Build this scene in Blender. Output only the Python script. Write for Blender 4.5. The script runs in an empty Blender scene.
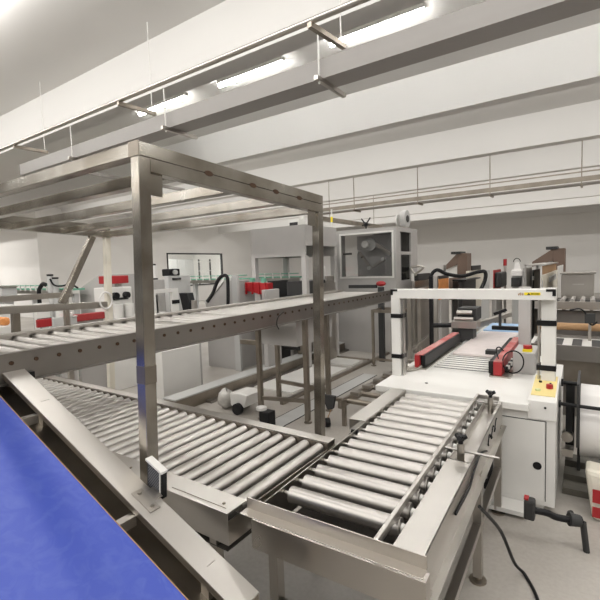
import bpy, math, random
from mathutils import Vector, Matrix
random.seed(7)
COL = bpy.context.scene.collection
# ------------------------------------------------------------------ camera frame
F = 430.0; H = 1.75
def _n(v): return Vector(v).normalized()
Yc = _n((292, 43, F)); Bc = _n((-635, 11, F))
Xc = -Bc; Xc = (Xc - Yc * Xc.dot(Yc)).normalized()
Zc = Yc.cross(Xc)
if Zc.y < 0: Zc = -Zc
def ray(px, py):
    q = Vector((px - 300, 300 - py, F)); return Vector((Xc.dot(q), Yc.dot(q), Zc.dot(q)))
C0 = Vector((0, 0, H))
def at(px, py, z): d = ray(px, py); return C0 + d * ((z - H) / d.z)
def atx(px, py, x): d = ray(px, py); return C0 + d * (x / d.x)
def aty(px, py, y): d = ray(px, py); return C0 + d * (y / d.y)
def dp(px, py, d): return C0 + ray(px, py) * (d / F)
cam = bpy.data.cameras.new('camera'); camo = bpy.data.objects.new('camera', cam); COL.objects.link(camo)
cam.sensor_width = 36; cam.sensor_fit = 'HORIZONTAL'; cam.lens = F / 600 * 36; cam.clip_start = .02; cam.clip_end = 200
r_ = Vector((Xc.x, Yc.x, Zc.x)); u_ = Vector((Xc.y, Yc.y, Zc.y)); f_ = Vector((Xc.z, Yc.z, Zc.z))
m = Matrix(((r_.x, u_.x, -f_.x, 0), (r_.y, u_.y, -f_.y, 0), (r_.z, u_.z, -f_.z, 0), (0, 0, 0, 1)))
camo.matrix_world = Matrix.Translation(C0) @ m
bpy.context.scene.camera = camo

# ------------------------------------------------------------------ materials
MATS = {}
def mat(name, col, rough=.5, metal=0., noise=0., nscale=8., bump=0., bscale=60., stretch=(1, 1, 1), emit=None, es=1., trans=0., coat=0., rvar=0., col2=None):
    m = bpy.data.materials.new(name); m.use_nodes = True; nt = m.node_tree; b = nt.nodes['Principled BSDF']
    b.inputs['Base Color'].default_value = (*col, 1); b.inputs['Roughness'].default_value = rough; b.inputs['Metallic'].default_value = metal
    if max(col) < .1 and not metal: b.inputs['Specular IOR Level'].default_value = .22
    if coat: b.inputs['Coat Weight'].default_value = coat
    if trans: b.inputs['Transmission Weight'].default_value = trans
    if emit: b.inputs['Emission Color'].default_value = (*emit, 1); b.inputs['Emission Strength'].default_value = es
    if noise or bump or rvar or col2:
        tc = nt.nodes.new('ShaderNodeTexCoord'); mp = nt.nodes.new('ShaderNodeMapping'); mp.inputs['Scale'].default_value = stretch
        nt.links.new(tc.outputs['Object'], mp.inputs['Vector'])
        nz = nt.nodes.new('ShaderNodeTexNoise'); nz.inputs['Scale'].default_value = nscale; nz.inputs['Detail'].default_value = 5
        nt.links.new(mp.outputs[0], nz.inputs['Vector'])
        if noise or col2:
            c2 = col2 if col2 else tuple(max(0, c * (1 - noise)) for c in col)
            cr = nt.nodes.new('ShaderNodeValToRGB'); cr.color_ramp.elements[0].position = .32; cr.color_ramp.elements[1].position = .68
            cr.color_ramp.elements[0].color = (*c2, 1); cr.color_ramp.elements[1].color = (*col, 1)
            nt.links.new(nz.outputs['Fac'], cr.inputs[0]); nt.links.new(cr.outputs[0], b.inputs['Base Color'])
        if rvar:
            mr = nt.nodes.new('ShaderNodeMapRange'); mr.inputs['To Min'].default_value = max(.04, rough - rvar); mr.inputs['To Max'].default_value = rough + rvar
            nt.links.new(nz.outputs['Fac'], mr.inputs['Value']); nt.links.new(mr.outputs[0], b.inputs['Roughness'])
        if bump:
            n2 = nt.nodes.new('ShaderNodeTexNoise'); n2.inputs['Scale'].default_value = bscale; nt.links.new(mp.outputs[0], n2.inputs['Vector'])
            bp = nt.nodes.new('ShaderNodeBump'); bp.inputs['Strength'].default_value = bump; bp.inputs['Distance'].default_value = .01
            nt.links.new(n2.outputs['Fac'], bp.inputs['Height']); nt.links.new(bp.outputs[0], b.inputs['Normal'])
    MATS[name] = m; return m
STEEL = mat('brushed_stainless', (.52, .49, .45), .3, 1, noise=.08, nscale=2, rvar=.06)
POST = mat('stain_reflection_stainless', (.48, .455, .41), .24, 1, noise=.42, nscale=3.6, rvar=.1, col2=(.25, .22, .18))  # brown blotches: stains, with dark reflections put into the colour
SHEET = mat('satin_sheet_steel', (.64, .615, .58), .33, 1, noise=.1, nscale=2, rvar=.08)
RAIL = mat('galvanised_rail', (.33, .31, .29), .38, 1, noise=.15, nscale=2.5, rvar=.08)
ROLL = mat('zinc_roller', (.50, .48, .455), .38, 1)
DSTEEL = mat('dull_steel', (.36, .32, .27), .42, 1, noise=.25, nscale=5)
WHITE = mat('white_powder_coat', (.77, .76, .73), .42, 0, noise=.05, nscale=3)
TRAY = mat('grey_tray_coat', (.30, .285, .27), .45)
CREAM = mat('cream_paint', (.74, .70, .60), .5)
GREY = mat('grey_paint', (.46, .445, .43), .5, 0, noise=.06, nscale=3)
LGREY = mat('light_grey_paint', (.52, .52, .51), .45)
DGREY = mat('dark_grey', (.045, .045, .045), .5)
BLACK = mat('black_plastic', (.012, .012, .013), .4)
RED = mat('red_paint', (.37, .018, .022), .38)
DRED = mat('dark_red_paint', (.34, .03, .03), .5)
YEL = mat('yellow_panel', (.80, .66, .28), .5)
BYEL = mat('bright_yellow', (.85, .68, .02), .5)
BLUE = mat('blue_belt', (.022, .075, .50), .42, 0, nscale=5, rvar=.08, col2=(.045, .12, .56))
LBLUE = mat('pale_blue_film', (.36, .55, .80), .5)
GREEN = mat('green_belt', (.16, .42, .30), .5)
PINK = mat('translucent_pink_film', (.80, .72, .70), .35, noise=.1, nscale=10)
BROWN = mat('brown_board', (.15, .10, .075), .6)
WELD = mat('weld_stain', (.07, .04, .025), .6)
CARD = mat('cardboard', (.40, .24, .12), .7)
ORANGE = mat('orange_goods', (.70, .28, .08), .5, noise=.2, nscale=20)
WALLM = mat('white_wall_paint', (.77, .755, .73), .8, 0, noise=.03, nscale=.6)
CEILM = mat('ceiling_paint', (.74, .73, .71), .85, 0, noise=.03, nscale=.5)
PLASTIC = mat('clear_wrap', (.62, .60, .56), .18, 0, bump=.8, bscale=14, noise=.3, nscale=12)
FILM = mat('white_film_roll', (.80, .78, .76), .35)
WOODD = mat('grey_pallet_board', (.15, .14, .115), .6, 0, noise=.3, nscale=4, stretch=(1, 8, 1))
BLUEP = mat('blue_paint', (.06, .10, .42), .5)
def floor_mat():
    m = bpy.data.materials.new('polished_concrete'); m.use_nodes = True; nt = m.node_tree; b = nt.nodes['Principled BSDF']
    tc = nt.nodes.new('ShaderNodeTexCoord'); n1 = nt.nodes.new('ShaderNodeTexNoise'); n1.inputs['Scale'].default_value = 1.1; n1.inputs['Detail'].default_value = 8
    n2 = nt.nodes.new('ShaderNodeTexNoise'); n2.inputs['Scale'].default_value = 40; n2.inputs['Detail'].default_value = 3
    nt.links.new(tc.outputs['Object'], n1.inputs['Vector']); nt.links.new(tc.outputs['Object'], n2.inputs['Vector'])
    cr = nt.nodes.new('ShaderNodeValToRGB'); cr.color_ramp.elements[0].color = (.34, .31, .275, 1); cr.color_ramp.elements[1].color = (.50, .475, .44, 1)
    cr.color_ramp.elements[0].position = .3; cr.color_ramp.elements[1].position = .7
    mx = nt.nodes.new('ShaderNodeMixRGB'); mx.inputs[0].default_value = .25; nt.links.new(n1.outputs['Fac'], mx.inputs[1]); nt.links.new(n2.outputs['Fac'], mx.inputs[2])
    nt.links.new(mx.outputs[0], cr.inputs[0]); nt.links.new(cr.outputs[0], b.inputs['Base Color'])
    b.inputs['Roughness'].default_value = .38
    return m
GAP_SHADE = mat('roller_gap_shade', (.045, .04, .035), .6)  # dark colour standing in for shade between the rollers
FLOORM = floor_mat()
def grid_mat():
    m = bpy.data.materials.new('sensor_grid'); m.use_nodes = True; nt = m.node_tree; b = nt.nodes['Principled BSDF']
    tc = nt.nodes.new('ShaderNodeTexCoord'); ch = nt.nodes.new('ShaderNodeTexChecker'); ch.inputs['Scale'].default_value = 160
    ch.inputs['Color1'].default_value = (.02, .02, .025, 1); ch.inputs['Color2'].default_value = (.13, .135, .15, 1)
    nt.links.new(tc.outputs['Object'], ch.inputs['Vector']); nt.links.new(ch.outputs['Color'], b.inputs['Base Color']); b.inputs['Roughness'].default_value = .5; b.inputs['Specular IOR Level'].default_value = .2
    return m
GRID = grid_mat()
def belt_mat():
    # blue belt with worn, scuffed pale patches that belong to the belt
    m = bpy.data.materials.new('scuffed_blue_belt'); m.use_nodes = True; nt = m.node_tree; b = nt.nodes['Principled BSDF']
    tc = nt.nodes.new('ShaderNodeTexCoord'); n1 = nt.nodes.new('ShaderNodeTexNoise'); n1.inputs['Scale'].default_value = 13; n1.inputs['Detail'].default_value = 9; n1.inputs['Distortion'].default_value = 1.6
    nt.links.new(tc.outputs['Object'], n1.inputs['Vector'])
    cr = nt.nodes.new('ShaderNodeValToRGB'); cr.color_ramp.elements[0].position = .45; cr.color_ramp.elements[1].position = .78
    cr.color_ramp.elements[0].color = (.034, .068, .40, 1); cr.color_ramp.elements[1].color = (.06, .10, .43, 1)
    nt.links.new(n1.outputs['Fac'], cr.inputs[0]); nt.links.new(cr.outputs[0], b.inputs['Base Color']); b.inputs['Roughness'].default_value = .45
    return m
BELT = belt_mat()
def glass_mat(name='pane_glass', col=(.95, .97, .97)):
    m = bpy.data.materials.new(name); m.use_nodes = True; nt = m.node_tree; nt.nodes.clear()
    o = nt.nodes.new('ShaderNodeOutputMaterial'); g = nt.nodes.new('ShaderNodeBsdfGlossy'); g.inputs['Roughness'].default_value = .03
    t = nt.nodes.new('ShaderNodeBsdfTransparent'); t.inputs[0].default_value = (*col, 1); mx = nt.nodes.new('ShaderNodeMixShader'); mx.inputs[0].default_value = .07
    nt.links.new(t.outputs[0], mx.inputs[1]); nt.links.new(g.outputs[0], mx.inputs[2]); nt.links.new(mx.outputs[0], o.inputs[0]); return m
GLASS = glass_mat()
SMOKE = glass_mat('grey_tinted_glass', (.85, .85, .85))
LEDM = mat('led_tube_glow', (1, 1, 1), .4, emit=(1, .985, .95), es=75)

# ------------------------------------------------------------------ mesh builder
class MB:
    def __init__(s): s.v = []; s.f = []; s.sm = []
    def add(s, vs, fs, smooth=False):
        n = len(s.v); s.v += [Vector(v) for v in vs]
        for f in fs: s.f.append([i + n for i in f]); s.sm.append(smooth)
        return s
    def box(s, x0, y0, z0, x1, y1, z1):
        x0, x1 = sorted((x0, x1)); y0, y1 = sorted((y0, y1)); z0, z1 = sorted((z0, z1))
        return s.add([(x0, y0, z0), (x1, y0, z0), (x1, y1, z0), (x0, y1, z0), (x0, y0, z1), (x1, y0, z1), (x1, y1, z1), (x0, y1, z1)],
                     [(0, 3, 2, 1), (4, 5, 6, 7), (0, 1, 5, 4), (1, 2, 6, 5), (2, 3, 7, 6), (3, 0, 4, 7)])
    def bar(s, p, q, w, h=None, up=(0, 0, 1)):
        h = h or w; p = Vector(p); q = Vector(q); d = (q - p).normalized(); u = Vector(up)
        if abs(d.dot(u)) > .95: u = Vector((0, 1, 0))
        a = d.cross(u).normalized() * w / 2; b = a.cross(d).normalized() * h / 2
        vs = [c + sa * a + sb * b for c in (p, q) for sa, sb in ((-1, -1), (1, -1), (1, 1), (-1, 1))]
        return s.add(vs, [(0, 1, 2, 3), (7, 6, 5, 4), (0, 4, 5, 1), (1, 5, 6, 2), (2, 6, 7, 3), (3, 7, 4, 0)])
    def cyl(s, p, q, r, r2=None, n=20, caps=True):
        r2 = r if r2 is None else r2; p = Vector(p); q = Vector(q); d = (q - p).normalized()
        u = Vector((0, 0, 1)) if abs(d.z) < .9 else Vector((1, 0, 0)); a = d.cross(u).normalized(); b = d.cross(a)
        vs = [p + r * (math.cos(t) * a + math.sin(t) * b) for t in [2 * math.pi * i / n for i in range(n)]] + \
             [q + r2 * (math.cos(t) * a + math.sin(t) * b) for t in [2 * math.pi * i / n for i in range(n)]]
        s.add(vs, [(i, (i + 1) % n, n + (i + 1) % n, n + i) for i in range(n)], True)
        if caps: s.add(vs, [tuple(range(n))[::-1], tuple(range(n, 2 * n))])
        return s
    def tube(s, pts, r, n=10, closed=False):
        pts = [Vector(p) for p in pts]; L = len(pts); rings = []; prev = None
        for i, p in enumerate(pts):
            d = (pts[(i + 1) % L] - pts[i - 1]) if closed else (pts[min(i + 1, L - 1)] - pts[max(i - 1, 0)]); d.normalize()
            a = prev - d * prev.dot(d) if prev else d.cross(Vector((0, 0, 1)) if abs(d.z) < .9 else Vector((1, 0, 0)))
            a.normalize(); prev = a; b = d.cross(a)
            rings += [p + r * (math.cos(t) * a + math.sin(t) * b) for t in [2 * math.pi * k / n for k in range(n)]]
        fs = []
        for i in range(L if closed else L - 1):
            j = (i + 1) % L
            fs += [(i * n + k, i * n + (k + 1) % n, j * n + (k + 1) % n, j * n + k) for k in range(n)]
        s.add(rings, fs, True)
        if not closed: s.add(rings, [tuple(range(n))[::-1], tuple(range((L - 1) * n, L * n))])
        return s
    def prism(s, poly, vec):
        n = len(poly); v = Vector(vec); a = [Vector(p) for p in poly]
        return s.add(a + [p + v for p in a], [tuple(range(n))[::-1], tuple(range(n, 2 * n))] + [(i, (i + 1) % n, n + (i + 1) % n, n + i) for i in range(n)])
    def sphere(s, c, rx, ry=None, rz=None, n=14):
        ry = ry or rx; rz = rz or rx; c = Vector(c); vs = []; fs = []; h = n // 2
        for i in range(h + 1):
            t = math.pi * i / h
            for k in range(n):
                p = 2 * math.pi * k / n; vs.append(c + Vector((rx * math.sin(t) * math.cos(p), ry * math.sin(t) * math.sin(p), rz * math.cos(t))))
        for i in range(h):
            for k in range(n): fs.append((i * n + k, (i + 1) * n + k, (i + 1) * n + (k + 1) % n, i * n + (k + 1) % n))
        return s.add(vs, fs, True)
def curve_pts(pts, n=8):
    P = [Vector(p) for p in pts]; out = []
    for i in range(len(P) - 1):
        a = P[max(i - 1, 0)]; b = P[i]; c = P[i + 1]; d = P[min(i + 2, len(P) - 1)]
        for k in range(n):
            t = k / n; out.append(.5 * ((2 * b) + (c - a) * t + (2 * a - 5 * b + 4 * c - d) * t * t + (3 * b - a - 3 * c + d) * t ** 3))
    return out + [P[-1]]

def build(name, mb, material, origin, parent=None, bevel=0., label=None):
    me = bpy.data.meshes.new(name); o = Vector(origin)
    me.from_pydata([tuple(v - o) for v in mb.v], [], mb.f)
    me.polygons.foreach_set('use_smooth', mb.sm); me.materials.append(material); me.update()
    import bmesh
    b = bmesh.new(); b.from_mesh(me); bmesh.ops.recalc_face_normals(b, faces=b.faces); b.to_mesh(me); b.free()
    ob = bpy.data.objects.new(name, me); COL.objects.link(ob)
    if bevel:
        bv = ob.modifiers.new('bevel', 'BEVEL'); bv.width = bevel; bv.segments = 2; bv.limit_method = 'ANGLE'; bv.harden_normals = False
    if parent: ob.parent = parent; ob.location = (0, 0, 0)
    else: ob.location = o
    if label: ob['label'] = label
    return ob
class T:
    """a thing: an Empty at the base; shapes are given in room coordinates"""
    def __init__(s, name, label, cat, loc, group=None):
        s.o = bpy.data.objects.new(name, None); COL.objects.link(s.o); s.o.location = loc; s.loc = Vector(loc)
        s.o.empty_display_size = .1; s.o['label'] = label; s.o['category'] = cat
        if group: s.o['group'] = group
    def p(s, name, mb, material, parent=None, bevel=0., label=None):
        ob = build(name, mb, material, s.loc, s.o, bevel, label)
        if parent: ob.parent = parent
        return ob
def single(name, mb, material, label, cat, group=None, bevel=0.):
    c = sum(mb.v, Vector()) / len(mb.v); c.z = min(v.z for v in mb.v)
    ob = build(name, mb, material, c, None, bevel); ob['label'] = label; ob['category'] = cat
    if group: ob['group'] = group
    return ob
def struct(name, mb, material, o=(0, 0, 0)):
    ob = build(name, mb, material, o); ob['kind'] = 'structure'; return ob
def cbox(px0, c, px1, yt, yb, d):
    """axis-aligned box whose nearest upright edge stands at pixel column c, distance d"""
    P = dp(c, yb, d); x0 = aty(px0, yb, P.y).x; y1 = atx(px1, yb, P.x).y; zt = aty(c, yt, P.y).z
    return [x0, P.y, P.z, P.x, y1, zt]
def rbox(px0, px1, yt, yb, d, dep):
    P = dp((px0 + px1) / 2, yb, d); x0 = aty(px0, yb, P.y).x; x1 = aty(px1, yb, P.y).x; zt = aty((px0 + px1) / 2, yt, P.y).z
    return [x0, P.y, P.z, x1, P.y + dep, zt]
def bolt(mb, p, n, r=.008, h=.006):
    p = Vector(p); n = Vector(n).normalized(); mb.cyl(p, p + n * h, r, n=8)

# ------------------------------------------------------------------ the room
XL, XR, YB, YF, ZC, ZB = -18.7, 9.0, -6.0, 25.3, 4.57, 3.95
struct('floor', MB().box(-34, YB, -.2, XR + .3, YF + .3, 0), FLOORM)
struct('ceiling', MB().box(-34, YB, ZC, XR + .3, YF + .3, ZC + .25), CEILM)
k = 0
for i, y in enumerate([.45, 3.55, 6.6, 9.7, 12.8, 15.9, 19.0, 22.1]):
    k += 1; struct('trim_%d' % k, MB().box(XL - (12 if y < 8 else 0), y, ZB, XR, y + .24, ZC), CEILM, (0, y, 0))
struct('wall_back', MB().box(XL, YF, 0, XR, YF + .2, ZC), WALLM)
struct('trim_9', MB().box(XL, YF - .12, ZB - .04, XR, YF, ZC), CEILM, (0, YF, 0))
struct('wall_right', MB().box(XR, YB, 0, XR + .2, YF + .2, ZC), GREY)
# left wall with a window opening y 15.05..19.2
wy0, wy1, wz0, wz1 = 15.05, 19.2, .9, 2.74
w = MB(); w.box(XL - .2, 8.65, 0, XL, wy0, ZC); w.box(XL - .2, wy1, 0, XL, YF, ZC); w.box(XL - .2, wy0, 0, XL, wy1, wz0); w.box(XL - .2, wy0, wz1, XL, wy1, ZC)
struct('wall_left', w, WALLM)
struct('wall_front_left', MB().box(-34, 8.65, 0, XL - .2, 8.85, ZC), WALLM)
# a plastered column on that wall, left edge of the picture
struct('trim_10', MB().box(-26.2, 8.3, 0, -22.7, 8.65, ZC), WALLM)
win = T('window_1', 'w', 'w', (XL, wy0, 0)); del win.o['label']; del win.o['category']; win.o['kind'] = 'structure'
fr = MB(); t = .07
fr.box(XL - .1, wy0, wz0, XL + .03, wy0 + t, wz1); fr.box(XL - .1, wy1 - t, wz0, XL + .03, wy1, wz1); fr.box(XL - .1, wy0, wz1 - t, XL + .03, wy1, wz1); fr.box(XL - .1, wy0, wz0, XL + .03, wy1, wz0 + t)
win.p('window_frame', fr, DGREY); win.p('pane', MB().box(XL - .06, wy0, wz0, XL - .05, wy1, wz1), GLASS)
struct('wall_annex', MB().box(-26, 10, 0, -25.8, YF, ZC), WALLM)
struct('wall_annex_back', MB().box(-25.8, YF - 2, 0, XL - .2, YF - 1.8, ZC), WALLM)
# room beyond the window
def lockers():
    for i, (ya, yb_, lab) in enumerate([(17.2, 18.5, 'light grey tall cupboard behind the window, left of the pair'), (18.5, 19.9, 'light grey tall cupboard behind the window, right of the pair')]):
        c = T('cupboard', lab, 'cupboard', (-22.0, (ya + yb_) / 2, 0), 'cupboards in the room behind the window')
        c.p('body', MB().box(-22.6, ya, 0, -22.0, yb_ - .02, 2.5), LGREY); c.p('door', MB().box(-22.0, ya + .03, .05, -21.97, (ya + yb_) / 2 - .01, 2.45), LGREY); c.p('door', MB().box(-22.0, (ya + yb_) / 2 + .01, .05, -21.97, yb_ - .05, 2.45), LGREY)
lockers()
s = T('shelf_rack', 'white wire shelf rack seen through the window at its right end', 'shelf', (-21.3, 19.6, 0))
for yy in (19.9, 20.9): s.p('upright', MB().box(-21.6, yy, 0, -21.5, yy + .06, 2.5), DGREY); 
for zz in (1.1, 1.7, 2.3): s.p('shelf', MB().box(-21.9, 19.85, zz, -21.45, 21, zz + .04), WHITE)

# ceiling lamps
def lamp(x, y, lab, group='ceiling tube lights'):
    l = T('tube_light', lab, 'lamp', (x, y, ZC), group)
    l.p('housing', MB().box(x - .6, y - .035, ZC - .05, x + .6, y + .035, ZC), WHITE)
    l.p('tube', MB().cyl((x - .59, y, ZC - .075), (x + .59, y, ZC - .075), .024, n=12), LEDM)
lamp(-5.97, 4.88, 'glowing tube light on the ceiling, directly above the near corner post')
lamp(-4.07, 4.9, 'glowing tube light on the ceiling, right of the one above the corner post')
for x, lab in ((-2.15, 'glowing tube light behind the hanging pipe bracket, third from the near corner post'), (-.2, 'glowing tube light, fourth in the row counting from the near corner post'), (1.75, 'glowing tube light, fifth in the row counting from the near corner post'), (3.7, 'glowing tube light, second from the right-hand end of the row'), (5.65, 'glowing tube light at the right-hand end of the row')): lamp(x, 4.9, lab)
def area(x, y, z, sx, sy, e, rot=None, col=(1, .975, .94)):
    l = bpy.data.lights.new('area_light_strip', 'AREA'); l.shape = 'RECTANGLE'; l.size = sx; l.size_y = sy; l.energy = e; l.color = col
    o = bpy.data.objects.new('area_light_strip', l); COL.objects.link(o); o.location = (x, y, z)
    if rot: o.rotation_euler = rot
def bay(y, x, L, e):
    for sg in (1, -1): area(x, y + sg * .05, ZC - .09, L, .08, e / 2, rot=(sg * math.radians(62), 0, 0))
    area(x, y, ZC - .085, L, .08, e * .28)  # third strip, facing down, added to lift the walls and floor
for y in (-4.2, -1.1, 2.0): bay(y, -2.5, 18, 270)
for y, e in ((8.1, 225), (11.2, 215), (14.3, 210), (17.4, 200), (20.5, 220)): bay(y, -5, 24, e)
bay(2.0, -24, 8, 300); bay(4.9, -24, 8, 300)  # added fill strips to brighten the front-left wall, no lamps known there

area(-22, 16.5, ZC - .06, 5, .3, 700)  # unseen fill light added to brighten the room behind the window
W = bpy.data.worlds.new('world'); bpy.context.scene.world = W; W.use_nodes = True
W.node_tree.nodes['Background'].inputs[0].default_value = (1, .97, .93, 1); W.node_tree.nodes['Background'].inputs[1].default_value = .22

# ------------------------------------------------------------------ overhead trays
def hanger(tr, x, y, zb, rod=True, yext=.45):
    h = tr.p('hanger_bracket', MB().box(x - .02, y - .12, zb - .045, x + .02, y + yext, zb), STEEL)
    for yy in (y - .08,): tr.p('rod', MB().cyl((x, yy, zb), (x, yy, ZC), .006, n=6), STEEL, parent=h)
tr = T('cable_tray', 'wide steel cable tray hung across the ceiling, ending near the left wall', 'cable tray', (-4, 3.68, 3.5))
u = MB(); u.box(-8.2, 3.60, 3.5, 2.5, 3.86, 3.512); u.box(-8.2, 3.60, 3.512, 2.5, 3.612, 3.68); u.box(-8.2, 3.848, 3.512, 2.5, 3.86, 3.68)
tr.p('channel', u, TRAY)
tr.p('end_bracket', MB().box(-8.215, 3.60, 3.5, -8.2, 3.86, 3.68), DGREY)
for x in (-6.43, -4.30, -2.12, .1):
    b_ = tr.p('support_arm', MB().box(x - .02, 3.5, 3.46, x + .02, 4.05, 3.5), STEEL)
    tr.p('rod', MB().cyl((x, 3.56, 3.44), (x, 3.56, ZB), .009, n=6), WHITE, parent=b_) if x < 0 else None
tr = T('pipe_run', 'thin steel pipe hung across the ceiling in front of the wide cable tray', 'pipe', (-4, 2.93, 3.6))
tr.p('pipe', MB().cyl((-9.5, 2.93, 3.62), (2.5, 2.93, 3.62), .024, n=12), STEEL)
for x in (-6.75, -4.26, -1.8):
    b_ = tr.p('support_arm', MB().bar((x, 2.9, 3.58), (x + .06, 3.34, 3.57), .04), DSTEEL)
    tr.p('rod', MB().cyl((x + .055, 3.3, 3.58), (x + .055, 3.3, ZC), .006, n=6), WHITE, parent=b_)
tr = T('cable_ladder', 'long cable ladder with side rails hung below the far ceiling beams', 'cable tray', (-2, 10.75, 3.3))
tr.p('side_rail', MB().box(-6.6, 10.74, 3.49, 3, 10.77, 3.515), DSTEEL); tr.p('channel', MB().box(-6.6, 10.7, 3.30, 3, 10.72, 3.40), DSTEEL); tr.p('base', MB().box(-6.6, 10.7, 3.26, 3, 11.05, 3.28), RAIL)
for x in (-5.4, -3.63, -1.95, -.2, 1.5):
    b_ = tr.p('hanger', MB().box(x - .02, 10.68, 3.22, x + .02, 11.1, 3.26), DSTEEL); tr.p('rod', MB().cyl((x, 10.73, 3.26), (x, 10.73, ZC), .012, n=6), DSTEEL, parent=b_)
cd = T('cable_duct', 'steel duct running from the cable ladder back over the grey cabinets', 'duct', (-6.57, 12.7, 3.08))
cd.p('channel', MB().box(-6.65, 10.3, 3.08, -6.50, 15.2, 3.2), DSTEEL)
for y in (11.4, 14.6): cd.p('rod', MB().cyl((-6.57, y, 3.2), (-6.57, y, ZC), .01, n=6), DSTEEL)
single('wall_conduit', MB().bar(at(90, 173, 3.3), at(184, 190, 3.3), .05, .05), RAIL, 'thin conduit seen above the stainless frame roof, running away to the right', 'conduit')

# ------------------------------------------------------------------ stainless portal frame (leans very slightly)
fx, fy = -1.67, 1.165
fr = T('portal_frame', 'tall stainless steel square-tube frame with barred roof above the conveyors', 'frame', (fx, fy, 0))
a = .03; Y2 = 2.66; XP3 = -4.36; Zt = 2.325
def tubev(x, y, z0, z1): return MB().box(x - a, y - a, z0, x + a, y + a, z1)
fr.p('post', tubev(fx, fy, 0, Zt - .064), POST, bevel=.003)
fr.p('post', tubev(fx, Y2, 0, Zt - .125), POST, bevel=.003)
fr.p('post', tubev(XP3, Y2, 0, Zt - .125), CREAM, bevel=.003, label='pale coated post')
fr.p('post', tubev(XP3, 1.74, 0, 1.44), DSTEEL, bevel=.003)
fr.p('post', tubev(XP3, -.3, 0, Zt - .125), POST, bevel=.003)
for x in (fx, XP3):
    y0 = fy if x == fx else -.3
    fr.p('side_beam', MB().box(x - a, y0 - a, Zt - .062, x + a, Y2 + a, Zt), POST, bevel=.003)
    fr.p('side_beam', MB().box(x - a, y0 - a + (.0601 if x == fx else 0), Zt - .125, x + a, Y2 + a, Zt - .064), POST, bevel=.003)
fr.p('corner_weld', MB().box(fx - .036, fy - .035, Zt - .064, fx + .032, fy - .03, Zt + .001), DSTEEL)
for i, y in enumerate((1.36, 1.76, 2.22, Y2)):
    fr.p('cross_beam', MB().box(XP3 + a, y - a, Zt - .125 - (0 if i else 0), fx - a, y + a, Zt - .064), POST, bevel=.003)
fr.p('cross_beam', MB().box(XP3 + a, fy - a, Zt - .062, fx - a, fy + a, Zt), POST, bevel=.003)
fr.p('lower_rail', MB().box(XP3 - a, -.3, 1.44, XP3 + a, Y2 - a, 1.51), STEEL, bevel=.003)
fr.p('brace', MB().bar((XP3 + .0, 2.16, 1.51), (XP3 + .0, 2.50, 2.2), .06), POST, bevel=.003)
fr.p('gusset', MB().box(fx + a - .02, fy + a + .003, Zt - .225, fx + a - .016, fy + .105, Zt - .125), POST)
fr.p('gusset', MB().box(fx + a - .02, Y2 - .15, Zt - .23, fx + a - .016, Y2 - a, Zt - .125), POST)
for y in (1.9, 2.12, 2.38, 1.55): sp = MB(); sp.add([(fx + a + .001, y + .03 * math.cos(q), Zt - .062 + .014 * math.sin(q)) for q in [i * math.pi / 6 for i in range(12)]], [tuple(range(12))]); fr.p('weld_spot', sp, WELD)
fr.p('band', MB().box(fx - a - .001, fy - a - .001, 1.25, fx + a + .001, fy + a + .001, 1.33), DSTEEL)
fr.p('hose_coil', MB().tube([(XP3 + .05, 2.60 + .07 * math.cos(q), 1.52 + .09 * math.sin(q)) for q in [i * math.pi / 8 for i in range(16)]], .011, 6, True), FILM)
fr.p('foot_plate', MB().box(fx - .06, Y2 - .06, 0, fx + .06, Y2 + .06, .012), STEEL)
fr.o.rotation_euler = (math.radians(-2.2), 0, 0); fr.o.location = (fx, fy - .02, 0)

# ------------------------------------------------------------------ roller conveyor builders
def legs(t, pts, ztop, w=.04, mt=STEEL):
    for x, y in pts:
        l = t.p('leg', MB().box(x - w / 2, y - w / 2, .03, x + w / 2, y + w / 2, ztop), mt)
        t.p('foot', MB().cyl((x, y, 0), (x, y, .012), .045, n=14).cyl((x, y, .01), (x, y, .04), .012, n=8), DSTEEL, parent=l)
# (1) elevated conveyor
ec = T('elevated_roller_conveyor', 'long raised roller conveyor with bolted grey side rails crossing behind the frame', 'conveyor', (-2.6, 3, 0))
ya, yb_ = -.7, 6.35
def rail(x, s, z0, z1, fl):  # C-channel
    m_ = MB(); m_.box(x - .003, ya, z0, x + .003, yb_, z1); m_.box(x, ya, z1 - .005, x + s * fl, yb_, z1); m_.box(x, ya, z0, x + s * fl, yb_, z0 + .005); return m_
n_ = rail(-2.6, -1, 1.18, 1.34, .035); n_.box(-2.6, ya, 1.335, -2.585, yb_, 1.34)
n_.box(-2.6, ya, 1.175, -2.565, yb_, 1.182)
ec.p('side_rail', n_, RAIL); ec.p('side_rail', rail(-3.45, 1, 1.18, 1.34, .035), SHEET)
ec.p('side_rail_cap', MB().box(-3.50, ya, 1.34, -3.43, yb_, 1.346), SHEET)
bm = MB(); 
ys = [1.017 + .1262 * i for i in range(-13, 43)]
ys = [y for y in ys if ya + .08 < y < yb_ - .05]
for y in ys: bolt(bm, (-2.597, y, 1.285), (1, 0, 0), .012, .006)
ec.p('axle_bolt', bm, WELD).__setitem__('kind', 'stuff')
for y in ys:
    ec.p('roller', MB().cyl((-3.42, y, 1.288), (-2.62, y, 1.288), .036, n=20).cyl((-3.445, y, 1.288), (-2.604, y, 1.288), .012, n=8), ROLL)
legs(ec, [(-2.62, 3.93), (-2.62, 4.4), (-3.17, 3.78), (-3.43, 4.47), (-2.62, .2), (-3.43, .2)], 1.18, .05, DSTEEL)
ec.p('cross_bar', MB().box(-3.43, 3.755, .87, -3.195, 3.805, .92), DSTEEL)
for z in (.25,): 
    ec.p('cross_bar', MB().bar((-3.17, 3.78, z), (-2.62, 3.93, z), .04), DSTEEL); ec.p('cross_bar', MB().bar((-3.43, 4.47, z), (-2.62, 4.4, z), .04), DSTEEL)
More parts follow.
